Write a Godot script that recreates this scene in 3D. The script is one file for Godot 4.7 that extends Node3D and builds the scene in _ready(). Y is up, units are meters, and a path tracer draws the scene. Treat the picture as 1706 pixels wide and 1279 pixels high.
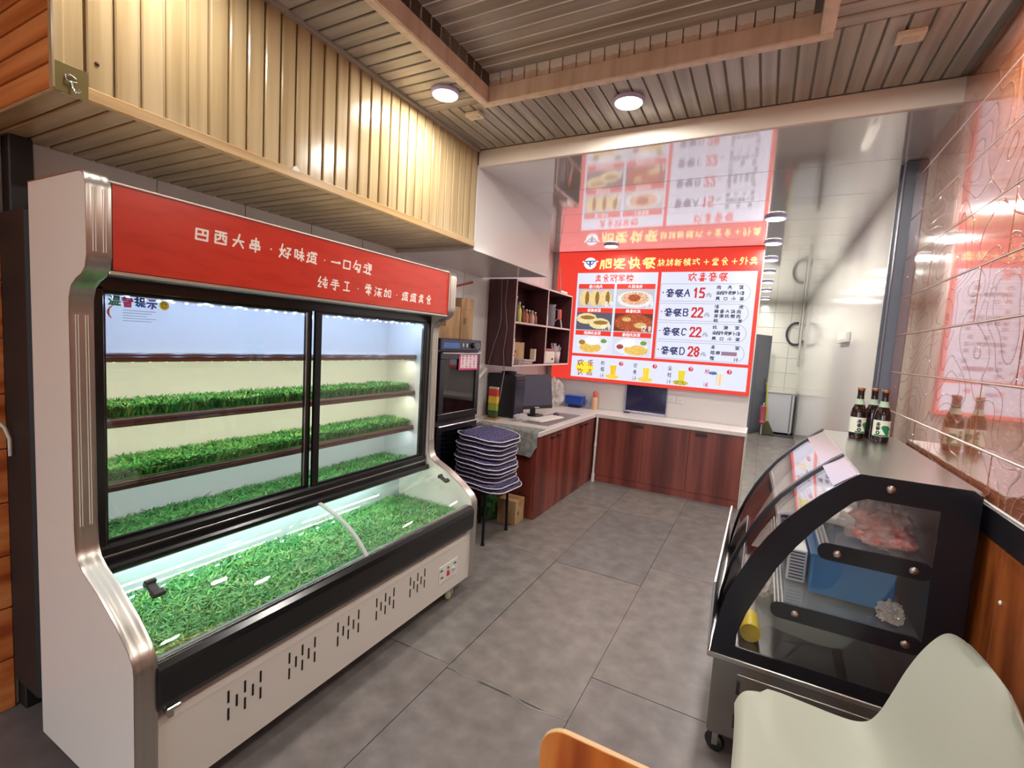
extends Node3D
# A small snack shop: a food display fridge on the left, counters and a lit menu board at the back, a curved glass showcase on the right.

const SLAT := 0.067
var mats := {}
var taken := {}
var mesh_cache := {}
var rng := RandomNumberGenerator.new()

# ---------------------------------------------------------------- camera, environment, large lights
func set_up_view() -> void:
	var cam := Camera3D.new()
	cam.name = "camera"
	add_child(cam)
	cam.position = Vector3(0, 1.5, 0)
	cam.basis = Basis(Vector3.UP, 0.48219869) * Basis(Vector3.RIGHT, -0.08918618) * Basis(Vector3.BACK, 0.06159182)
	cam.fov = 77.638
	cam.near = 0.02
	cam.far = 60.0
	cam.current = true
	var we := WorldEnvironment.new()
	we.name = "environment"
	var env := Environment.new()
	env.background_mode = Environment.BG_SKY
	var sky := Sky.new()
	var sm := ProceduralSkyMaterial.new()
	sm.sky_top_color = Color(0.78, 0.83, 0.9)
	sm.sky_horizon_color = Color(0.86, 0.88, 0.9)
	sm.ground_bottom_color = Color(0.35, 0.34, 0.33)
	sm.ground_horizon_color = Color(0.6, 0.6, 0.6)
	sm.sun_angle_max = 1.0
	sm.energy_multiplier = 5.0
	sky.sky_material = sm
	env.sky = sky
	env.tonemap_mode = Environment.TONE_MAPPER_LINEAR
	env.tonemap_exposure = 1.3
	env.sdfgi_enabled = true
	env.ssao_enabled = true
	env.ssil_enabled = true
	we.environment = env
	add_child(we)

# ---------------------------------------------------------------- mesh helpers
func new_st(smooth := false) -> SurfaceTool:
	var st := SurfaceTool.new()
	st.begin(Mesh.PRIMITIVE_TRIANGLES)
	st.set_smooth_group(0 if smooth else -1)
	return st

func tri(st: SurfaceTool, a: Vector3, b: Vector3, c: Vector3, n: Vector3) -> void:
	if Plane(a, b, c).normal.dot(n) < 0.0:
		var t := b
		b = c
		c = t
	st.add_vertex(a)
	st.add_vertex(b)
	st.add_vertex(c)

func quad(st: SurfaceTool, a: Vector3, b: Vector3, c: Vector3, d: Vector3, n: Vector3) -> void:
	tri(st, a, b, c, n)
	tri(st, a, c, d, n)

func box(st: SurfaceTool, c: Vector3, s: Vector3, bev := 0.0, basis := Basis.IDENTITY) -> void:
	var h := s * 0.5
	bev = min(bev, min(h.x, min(h.y, h.z)) * 0.9)
	if bev <= 0.0:
		for ax in 3:
			for sg in [-1.0, 1.0]:
				var n := Vector3.ZERO
				n[ax] = sg
				var u := (ax + 1) % 3
				var v := (ax + 2) % 3
				var p: Array[Vector3] = []
				for q in [[-1, -1], [1, -1], [1, 1], [-1, 1]]:
					var w := Vector3.ZERO
					w[ax] = sg * h[ax]
					w[u] = q[0] * h[u]
					w[v] = q[1] * h[v]
					p.append(c + basis * w)
				quad(st, p[0], p[1], p[2], p[3], basis * n)
		return
	for ax in 3:
		var u := (ax + 1) % 3
		var v := (ax + 2) % 3
		for sg in [-1.0, 1.0]:
			var n := Vector3.ZERO
			n[ax] = sg
			var p: Array[Vector3] = []
			for q in [[-1, -1], [1, -1], [1, 1], [-1, 1]]:
				var w := Vector3.ZERO
				w[ax] = sg * h[ax]
				w[u] = q[0] * (h[u] - bev)
				w[v] = q[1] * (h[v] - bev)
				p.append(c + basis * w)
			quad(st, p[0], p[1], p[2], p[3], basis * n)
			for s2 in [-1.0, 1.0]:
				var a := Vector3.ZERO
				a[ax] = sg * h[ax]
				a[u] = s2 * (h[u] - bev)
				var b := Vector3.ZERO
				b[ax] = sg * (h[ax] - bev)
				b[u] = s2 * h[u]
				var a2 := a
				var b2 := b
				a[v] = -(h[v] - bev)
				b[v] = -(h[v] - bev)
				a2[v] = h[v] - bev
				b2[v] = h[v] - bev
				var n2 := Vector3.ZERO
				n2[ax] = sg
				n2[u] = s2
				quad(st, c + basis * a, c + basis * b, c + basis * b2, c + basis * a2, basis * n2)
	for sx in [-1.0, 1.0]:
		for sy in [-1.0, 1.0]:
			for sz in [-1.0, 1.0]:
				var g := Vector3(sx, sy, sz)
				tri(st, c + basis * (g * Vector3(h.x, h.y - bev, h.z - bev)), c + basis * (g * Vector3(h.x - bev, h.y, h.z - bev)), c + basis * (g * Vector3(h.x - bev, h.y - bev, h.z)), basis * g)

func span(st: SurfaceTool, x0: float, x1: float, y0: float, y1: float, z0: float, z1: float, bev := 0.0) -> void:
	box(st, Vector3((x0 + x1) / 2, (y0 + y1) / 2, (z0 + z1) / 2), Vector3(abs(x1 - x0), abs(y1 - y0), abs(z1 - z0)), bev)

func to3(p: Vector2, w: float, axis: String) -> Vector3:
	match axis:
		"z": return Vector3(p.x, p.y, w)
		"x": return Vector3(w, p.y, p.x)
	return Vector3(p.x, w, p.y)

func prism(st: SurfaceTool, poly: PackedVector2Array, w0: float, w1: float, axis := "z") -> void:
	var idx := Geometry2D.triangulate_polygon(poly)
	var n0 := to3(Vector2.ZERO, -1.0, axis) * signf(w1 - w0)
	for i in range(0, idx.size(), 3):
		tri(st, to3(poly[idx[i]], w0, axis), to3(poly[idx[i + 1]], w0, axis), to3(poly[idx[i + 2]], w0, axis), n0)
		tri(st, to3(poly[idx[i]], w1, axis), to3(poly[idx[i + 1]], w1, axis), to3(poly[idx[i + 2]], w1, axis), -n0)
	var sg := -1.0 if Geometry2D.is_polygon_clockwise(poly) else 1.0
	for i in poly.size():
		var a := poly[i]
		var b := poly[(i + 1) % poly.size()]
		var e := b - a
		var n := to3(Vector2(e.y, -e.x) * sg, 0.0, axis)
		quad(st, to3(a, w0, axis), to3(b, w0, axis), to3(b, w1, axis), to3(a, w1, axis), n)

# a grid of points; rows and columns may be closed
func grid(st: SurfaceTool, rows: Array, close_cols := false, flip := false) -> void:
	for i in rows.size() - 1:
		var r0: Array = rows[i]
		var r1: Array = rows[i + 1]
		var m: int = r0.size() if close_cols else r0.size() - 1
		for j in m:
			var k: int = (j + 1) % r0.size()
			var q: Array = [r0[j], r0[k], r1[k], r1[j]]
			if flip:
				q = [r0[j], r1[j], r1[k], r0[k]]
			for t in [0, 1, 2, 0, 2, 3]:
				st.add_vertex(q[t])

# a sheet with thickness: the grid and its offset copy, joined round the border
func sheet(st: SurfaceTool, rows: Array, off: Array) -> void:
	st.set_smooth_group(1)
	grid(st, rows)
	st.set_smooth_group(2)
	grid(st, off, false, true)
	st.set_smooth_group(-1)
	var nr := rows.size()
	var nc: int = rows[0].size()
	var ring: Array = []
	var ring2: Array = []
	for j in nc:
		ring.append(rows[0][j]); ring2.append(off[0][j])
	for i in range(1, nr):
		ring.append(rows[i][nc - 1]); ring2.append(off[i][nc - 1])
	for j in range(nc - 2, -1, -1):
		ring.append(rows[nr - 1][j]); ring2.append(off[nr - 1][j])
	for i in range(nr - 2, 0, -1):
		ring.append(rows[i][0]); ring2.append(off[i][0])
	grid(st, [ring2, ring], true)

func tube(st: SurfaceTool, pts: Array, r: float, sides := 8, r2 := -1.0) -> void:
	if r2 < 0.0:
		r2 = r
	var rows: Array = []
	var up := Vector3.UP
	for i in pts.size():
		var d: Vector3 = (pts[min(i + 1, pts.size() - 1)] - pts[max(i - 1, 0)]).normalized()
		if absf(d.dot(up)) > 0.95:
			up = Vector3.RIGHT if absf(d.x) < 0.9 else Vector3.BACK
		var a := d.cross(up).normalized()
		var b := d.cross(a).normalized()
		up = -b if i == 0 else (up - d * up.dot(d)).normalized()
		var rr: float = lerpf(r, r2, float(i) / max(1, pts.size() - 1))
		var row: Array = []
		for k in sides:
			var t := TAU * k / sides
			row.append(pts[i] + (a * cos(t) + b * sin(t)) * rr)
		rows.append(row)
	st.set_smooth_group(1)
	grid(st, rows, true, true)
	st.set_smooth_group(-1)
	for e in [0, pts.size() - 1]:
		var n: Vector3 = (pts[e] - pts[1 if e == 0 else e - 1]).normalized()
		for k in sides:
			tri(st, pts[e], rows[e][k], rows[e][(k + 1) % sides], n)

# profile: [radius, height] pairs from bottom to top
func lathe(st: SurfaceTool, prof: Array, at: Vector3, segs := 20, basis := Basis.IDENTITY) -> void:
	var rows: Array = []
	for p in prof:
		var row: Array = []
		for k in segs:
			var t := TAU * k / segs
			row.append(at + basis * Vector3(cos(t) * p[0], p[1], sin(t) * p[0]))
		rows.append(row)
	grid(st, rows, true)

func rounded(w: float, h: float, r: float, steps := 5) -> PackedVector2Array:
	var out := PackedVector2Array()
	for q in [[1, 1, 0], [-1, 1, 1], [-1, -1, 2], [1, -1, 3]]:
		for k in steps + 1:
			var a: float = PI / 2 * (q[2] + float(k) / steps)
			out.append(Vector2(q[0] * (w / 2 - r), q[1] * (h / 2 - r)) + Vector2(cos(a), sin(a)) * r)
	return out

func moved(poly: PackedVector2Array, o: Vector2) -> PackedVector2Array:
	var out := PackedVector2Array()
	for p in poly:
		out.append(p + o)
	return out

func mesh_of(st: SurfaceTool) -> ArrayMesh:
	st.generate_normals()
	return st.commit()

# a flat picture with its own texture coordinates: corners top-left, top-right, bottom-right, bottom-left
func picture(tl: Vector3, tr: Vector3, br: Vector3, bl: Vector3) -> SurfaceTool:
	var st := new_st()
	var p := [tl, tr, br, bl]
	var uv := [Vector2(0, 0), Vector2(1, 0), Vector2(1, 1), Vector2(0, 1)]
	for k in [0, 1, 2, 0, 2, 3]:
		st.set_uv(uv[k])
		st.add_vertex(p[k])
	return st

# ---------------------------------------------------------------- nodes
func numbered(called: String) -> String:
	var n: int = taken.get(called, 0)
	taken[called] = n + 1
	return called if n == 0 else "%s_%03d" % [called, n]

func thing(called: String, label: String, category: String, at := Vector3.ZERO, group := "") -> Node3D:
	var o := Node3D.new()
	o.name = numbered(called)
	add_child(o)
	o.position = at
	o.set_meta("label", label)
	o.set_meta("category", category)
	if group:
		o.set_meta("group", group)
	return o

# st holds world coordinates (or the thing's own ones with local = true)
func obj(called: String, st, m: Material, parent: Node3D, local := false, label := "") -> MeshInstance3D:
	var o := MeshInstance3D.new()
	o.name = called
	o.mesh = mesh_of(st) if st is SurfaceTool else st
	o.material_override = m
	parent.add_child(o, true)
	if not local and parent.get_parent() == self:
		o.position = -parent.position
	if label:
		o.set_meta("label", label)
	return o

func single(called: String, st, m: Material, label: String, category: String, group := "") -> MeshInstance3D:
	var o := MeshInstance3D.new()
	o.name = numbered(called)
	var me: ArrayMesh = mesh_of(st) if st is SurfaceTool else st
	o.mesh = me
	o.material_override = m
	add_child(o)
	o.set_meta("label", label)
	o.set_meta("category", category)
	if group:
		o.set_meta("group", group)
	return o

func struct(called: String, st, m: Material, label: String) -> MeshInstance3D:
	var o := MeshInstance3D.new()
	o.name = numbered(called)
	o.mesh = mesh_of(st) if st is SurfaceTool else st
	o.material_override = m
	add_child(o)
	o.set_meta("kind", "structure")
	o.set_meta("label", label)
	o.set_meta("category", called.split("_")[0])
	return o

func piece(called: String, mesh: Mesh, m: Material, parent: Node3D, at: Vector3, rot := Vector3.ZERO) -> MeshInstance3D:
	var o := MeshInstance3D.new()
	o.name = called
	o.mesh = mesh
	o.material_override = m
	parent.add_child(o, true)
	o.position = at
	o.rotation = rot
	return o

func copy_of(src: Node3D, at: Vector3, turn := 0.0, label := "") -> Node3D:
	var c: Node3D = src.duplicate()
	var base: String = String(src.name)
	c.name = numbered(base)
	add_child(c)
	c.position = at
	c.rotation.y = turn
	if label:
		c.set_meta("label", label)
	return c

func slab_mesh(s: Vector3, bev: float) -> ArrayMesh:
	var key := "%s|%s" % [s, bev]
	if not mesh_cache.has(key):
		var st := new_st()
		box(st, Vector3.ZERO, s, bev)
		mesh_cache[key] = mesh_of(st)
	return mesh_cache[key]

# ---------------------------------------------------------------- materials
func plain(key: String, c: Color, rough := 0.5, metal := 0.0, coat := 0.0) -> StandardMaterial3D:
	if mats.has(key):
		return mats[key]
	var m := StandardMaterial3D.new()
	m.resource_name = key
	m.albedo_color = c
	m.roughness = rough
	m.metallic = metal
	if coat > 0.0:
		m.clearcoat_enabled = true
		m.clearcoat = coat
		m.clearcoat_roughness = 0.06
	mats[key] = m
	return m

func rgb(r: int, g: int, b: int) -> Color:
	return Color(r / 255.0, g / 255.0, b / 255.0)

func noise_field(size: int, freq: float, octaves: int, sd: int) -> Image:
	var n := FastNoiseLite.new()
	n.seed = sd
	n.noise_type = FastNoiseLite.TYPE_SIMPLEX_SMOOTH
	n.frequency = freq
	n.fractal_type = FastNoiseLite.FRACTAL_FBM
	n.fractal_octaves = octaves
	return n.get_seamless_image(size, size)

func ramp_texture(size: int, freq: float, octaves: int, sd: int, stops: Array) -> ImageTexture:
	var src := noise_field(size, freq, octaves, sd)
	var g := Gradient.new()
	var offs := PackedFloat32Array()
	var cols := PackedColorArray()
	for s in stops:
		offs.append(s[0])
		cols.append(s[1])
	g.offsets = offs
	g.colors = cols
	var lut: Array[Color] = []
	for i in 256:
		lut.append(g.sample(i / 255.0))
	var out := Image.create(size, size, false, Image.FORMAT_RGB8)
	for y in size:
		for x in size:
			out.set_pixel(x, y, lut[int(src.get_pixel(x, y).r * 255.0)])
	return ImageTexture.create_from_image(out)

# wood: one noise picture, drawn long along the grain axis
func wood(key: String, dark: Color, mid: Color, light: Color, sd: int, grain: String, across := 2.2, along := 0.14, rough := 0.35, coat := 0.0) -> StandardMaterial3D:
	if mats.has(key):
		return mats[key]
	var m := plain(key, Color.WHITE, rough, 0.0, coat)
	m.albedo_texture = ramp_texture(384, 0.014, 5, sd, [[0.12, dark], [0.45, mid], [0.62, mid.lerp(light, 0.6)], [0.88, light]])
	m.uv1_triplanar = true
	m.uv1_world_triplanar = true
	m.uv1_triplanar_sharpness = 8.0
	var s := Vector3(across, across, across)
	s["xyz".find(grain)] = along
	m.uv1_scale = s
	return m

func glass(key: String, c: Color, alpha := 0.01, rough := 0.0) -> StandardMaterial3D:
	if mats.has(key):
		return mats[key]
	var m := plain(key, Color(c.r, c.g, c.b, alpha), rough)
	m.transparency = BaseMaterial3D.TRANSPARENCY_ALPHA
	m.metallic_specular = 0.5
	return m

func glow(key: String, c: Color, energy: float) -> StandardMaterial3D:
	if mats.has(key):
		return mats[key]
	var m := plain(key, c, 0.4)
	m.emission_enabled = true
	m.emission = c
	m.emission_energy_multiplier = energy
	return m

func print_mat(key: String, img: Image, rough := 0.4, emit := 0.0) -> StandardMaterial3D:
	var m := plain(key, Color.WHITE, rough)
	var t := ImageTexture.create_from_image(img)
	m.albedo_texture = t
	if emit > 0.0:
		m.emission_enabled = true
		m.emission = Color.WHITE
		m.emission_operator = BaseMaterial3D.EMISSION_OP_MULTIPLY
		m.emission_texture = t
		m.emission_energy_multiplier = emit
	return m

# a downward panel of light just below a lamp's glowing face
func area_lamp(called: String, at: Vector3, size: Vector2, dir: Vector3, c: Color, energy: float) -> void:
	var l := AreaLight3D.new()
	l.name = numbered(called)
	l.area_size = size
	l.light_color = c
	l.light_energy = energy
	l.area_range = 14.0
	l.shadow_enabled = true
	add_child(l)
	var up := Vector3.UP if absf(dir.y) < 0.9 else Vector3.BACK
	l.look_at_from_position(at, at + dir, up)

# ---------------------------------------------------------------- lettering: strokes on a 0..9 square, drawn into print textures
const GLYPHS := {
	"巴": "12-82-85-15 12-18-88-86 52-55", "西": "11-81 13-83-88-18-13 41-45-26 61-65-76", "大": "14-84 50-44-18 54-88",
	"串": "22-72-74-24-22 15-85-87-17-15 50-59", "好": "20-15-48 43-09 04-54 62-92-75-79-58 56-96", "味": "12-32-37-17-12 53-83 45-95 70-79 75-48 75-98",
	"道": "32-92 41-52 81-72 44-84-88-48-44 46-86 61-64 12-23 04-24-17-09-38-99", "一": "05-95-84", "口": "12-82-88-18-12", "勾": "30-06 23-83-79-59 45-27-67 56-68",
	"魂": "12-42 04-44-38-08-48 61-91-95-65-61 63-93 78-49 75-79-99 50-61 71-75", "纯": "20-04-34-08-38 52-92 54-56-96-94 70-78-98", "手": "21-71 13-83 05-95 51-59-38",
	"工": "21-71 51-58 18-88", "零": "20-70 12-82-84 12-14 50-54 23-43 63-83 54-27 54-87 46-66 37-67-58-69", "添": "11-22 04-15 09-26 42-92 45-95 63-48 65-99 67-69 56-47 76-87",
	"加": "03-43-38-18 21-08 62-92-98-68-62", "美": "31-42 71-62 13-83 25-75 51-57 17-87 57-19 57-89", "食": "50-14 50-84 34-64-67-34 35-39-59 35-65 56-89",
	"肥": "12-32-39 12-09 14-34 16-36 51-91-95-51-58-98-96 71-75", "婆": "01-12 03-13 05-14 31-81-82 31-24 33-73-45 51-53 06-96 46-28-89 66-19",
	"快": "20-29 03-15 32-34 42-82-85 36-96 60-66-39 66-99", "餐": "31-03 21-51-24 33-05 51-91-64 62-85 54-16 54-96 35-65-68-36 36-39-59 57-99", "烧": "20-25-09 12-13 32-33 25-39 52-92 60-85-94 45-95 56-49 76-78-98",
	"烤": "20-25-09 12-13 32-23 25-39 52-82 44-94 70-74 91-48 56-86 66-97-79", "新": "20-21 02-42 12-13 32-33 04-44 06-46 24-29 26-08 26-38 81-52-59 54-94 74-79",
	"模": "02-42 20-29 22-06 22-45 42-92 60-63 80-83 54-84-86-56-54 47-97 67-49 67-99", "式": "02-92 14-44 24-27 07-47 60-64-98-96 81-92", "堂": "50-52 21-32 81-72 14-13-83-84 35-65-67-37-35 28-78 57-59 19-89",
	"外": "20-04 11-41-28-09 13-25 70-79 73-95", "卖": "21-71 50-53 13-83-75 24-35 07-97 54-57-19 57-89", "冠": "03-01-91-93 23-43 15-45 25-08 35-38-58 53-93 83-89-79 64-75",
	"军": "13-11-81-83 23-73 43-25-75 07-97 53-59", "榜": "02-32 20-29 22-06 22-35 60-61 42-92 52-53 82-83 44-43-93-94 46-96 66-49 67-87-79", "欢": "02-32-08 03-39 60-42 52-92-83 64-39 64-99",
	"喜": "21-71 50-53 23-73 34-64-66-36-34 07-97 28-68-69-29-28", "套": "11-81 50-04 51-95 34-74 35-75 17-87 33-37 57-29-79", "元": "21-71 04-94 34-09 64-68-98-96",
	"肉": "12-19 12-92-99-79 50-36 53-75 56-38 56-78", "夹": "22-72 31-43 71-63 05-95 50-55-09 55-99", "馍": "20-02 11-41-32 23-29-47 52-92 60-63 80-83 54-84-86-56-54 47-97 67-49 67-99",
	"金": "50-04 50-94 34-64 26-76 54-58 36-37 76-67 08-98", "菇": "02-92 30-33 70-73 23-06-39 33-09 05-45 55-95 74-77 67-97-99-69-67", "牛": "20-03 12-82 05-95 50-59",
	"骨": "30-70-73 30-33 52-53 14-13-93-94 25-75-79 25-29 27-77", "萝": "02-92 30-33 70-73 13-83-85-15-13 33-35 63-65 46-09 46-76-39", "卜": "40-49 44-86",
	"汤": "11-22 04-15 09-26 41-81-43-93-89-69 74-48 86-59", "爽": "11-81 50-46-09 55-99 12-34 32-14 62-84 82-64 15-37 35-17 65-87 85-67", "小": "50-58-48 23-07 73-97",
	"菜": "02-92 30-33 70-73 84-25 35-36 64-65 06-96 56-59 56-19 56-89", "凉": "01-12 07-14 60-61 32-92 44-84-86-46-44 66-69 57-39 77-98", "皮": "12-92-83 12-09 50-54 24-84-39 35-99",
	"蒜": "02-92 30-33 70-73 14-44 05-55 25-29 16-08 36-48 64-94 55-95 75-79 66-58 86-98", "香": "80-21 13-93 51-55 53-16 53-96 26-76-79-29-26 28-78", "块": "02-32 20-27 08-37 52-82-86 46-96 60-65-39 66-99",
	"煲": "20-02 12-16 41-81-83-43-41 34-94 63-66 64-36 64-96 17-09 47-67-29 56-59 77-99", "鸡": "02-32-08 03-39 60-52 52-82-84 53-57-97-89 55-65", "腿": "11-31-39 11-08 13-33 15-35 51-91-95-55-51 53-93 76-99 41-52 43-48-99",
	"奶": "20-15-48 43-09 04-54 52-92-86-96-99-79 62-59", "茶": "02-92 30-33 70-73 53-15 53-95 36-76 55-59 47-28 67-88", "饭": "20-02 11-41-32 23-29-47 90-51-48 53-93-58 54-99",
	"米": "50-59 05-95 21-43 81-63 55-19 55-89", "招": "02-42 20-28-18 06-44 51-91-84-74 70-54 56-96-99-59-56", "牌": "11-15-08 31-34 14-44 16-36-39 60-51 51-91-95-55-51 53-93 47-97 75-79",
	"橙": "02-32 20-29 22-06 22-35 41-61-43 81-63 91-94 54-94 56-86-88-58-56 49-99", "汁": "11-22 04-15 09-26 45-95 70-79", "乐": "80-21-14-94 50-59-49 36-18 66-88",
	"饮": "20-02 11-41-32 23-29-47 60-42 52-92-83 64-39 64-99", "品": "30-60-63-33-30 05-35-38-08-05 55-85-88-58-55", "柠": "02-32 20-29 22-06 22-35 60-61 43-42-92-93 45-95 75-79-69",
	"檬": "02-32 20-29 22-06 22-35 41-91 50-52 80-82 43-93 55-85 46-96 66-49 67-99 75-79", "芒": "02-92 30-33 70-73 54-55 15-95 26-28-88", "果": "21-71-74-24-21 51-59 23-73 05-95 56-19 56-89",
	"桔": "02-32 20-29 22-06 22-35 42-92 70-74 54-84 56-86-89-59-56", "温": "11-22 04-15 09-26 41-81-84-44-41 42-82 36-96 36-39 56-59 76-79 29-99", "馨": "01-41 20-23 03-43 51-81-83 53-93-55 15-75 26-76-79-29-26 28-78 45-47",
	"提": "02-32 20-28-18 05-35 51-81-84-54-51 46-96 66-69 57-39 68-99 68-88", "示": "21-71 04-94 54-59-49 36-18 66-88", "冰": "01-12 07-14 60-69-59 34-54-38 91-74 74-99",
	"消": "11-22 04-15 09-26 60-64 31-43 91-83 34-84-89 34-39 36-86 38-88", "毒": "21-71 50-54 22-72 04-94 35-85-79-29-35 07-97 55-58",
	"·": "55-55", "+": "25-85 52-58", "A": "19-50-89 35-75", "B": "20-70-83-64-24 64-87-79-29-20", "C": "82-60-31-27-49-78", "D": "20-60-83-86-69-29-20",
	"0": "40-22-27-49-69-87-82-60-40", "1": "32-50-59", "2": "22-30-70-83-29-89", "5": "80-30-24-64-86-79-29", "6": "71-30-26-49-79-86-74-25", "7": "20-80-49", "8": "40-22-44-64-82-60-40 44-26-49-69-86-64", "9": "74-35-22-40-70-84-69-39", ".": "49-49",
}

func dot_line(img: Image, a: Vector2, b: Vector2, r: float, c: Color) -> void:
	var x0 := int(max(0.0, min(a.x, b.x) - r - 1.0))
	var x1 := int(min(img.get_width() - 1.0, max(a.x, b.x) + r + 1.0))
	var y0 := int(max(0.0, min(a.y, b.y) - r - 1.0))
	var y1 := int(min(img.get_height() - 1.0, max(a.y, b.y) + r + 1.0))
	var ab := b - a
	var l2: float = max(ab.length_squared(), 1e-6)
	for y in range(y0, y1 + 1):
		for x in range(x0, x1 + 1):
			var p := Vector2(x + 0.5, y + 0.5)
			var t := clampf((p - a).dot(ab) / l2, 0.0, 1.0)
			var cov := clampf(r + 0.5 - p.distance_to(a + ab * t), 0.0, 1.0)
			if cov > 0.0:
				img.set_pixel(x, y, img.get_pixel(x, y).lerp(c, cov * c.a))

func glyph(img: Image, ch: String, at: Vector2, size: Vector2, r: float, c: Color, slant := 0.0) -> void:
	for stroke in GLYPHS.get(ch, "").split(" ", false):
		var last := Vector2.INF
		for pt in stroke.split("-"):
			var u := float(pt[0]) / 9.0
			var v := float(pt[1]) / 9.0
			var p := at + Vector2(u * size.x + slant * (0.5 - v) * size.y, v * size.y)
			if last != Vector2.INF:
				dot_line(img, last, p, r, c)
			last = p

func text(img: Image, words: String, at: Vector2, size: Vector2, step: float, r: float, c: Color, slant := 0.0) -> void:
	for i in words.length():
		glyph(img, words[i], at + Vector2(step * i, 0), size, r, c, slant)

func blob(img: Image, o: Vector2, rad: Vector2, cols: Array, n: FastNoiseLite) -> void:
	for y in range(int(max(0.0, o.y - rad.y)), int(min(img.get_height() - 1.0, o.y + rad.y)) + 1):
		for x in range(int(max(0.0, o.x - rad.x)), int(min(img.get_width() - 1.0, o.x + rad.x)) + 1):
			var d := Vector2((x - o.x) / rad.x, (y - o.y) / rad.y).length()
			if d + 0.12 * n.get_noise_2d(x * 1.3, y * 1.3) < 1.0:
				var k := clampf(0.5 + n.get_noise_2d(x, y) * 1.1, 0.0, 0.999) * cols.size()
				img.set_pixel(x, y, cols[int(k)])

func frame_line(img: Image, o: Vector2, s: Vector2, c: Color) -> void:
	# a box with a round right end
	var r := s.y / 2
	dot_line(img, o, o + Vector2(s.x - r, 0), 0.7, c)
	dot_line(img, o + Vector2(0, s.y), o + Vector2(s.x - r, s.y), 0.7, c)
	dot_line(img, o, o + Vector2(0, s.y), 0.7, c)
	var last := o + Vector2(s.x - r, 0)
	for k in range(1, 13):
		var a := -PI / 2 + PI * k / 12
		var p := o + Vector2(s.x - r, r) + Vector2(cos(a), sin(a)) * r
		dot_line(img, last, p, 0.7, c)
		last = p

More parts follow.
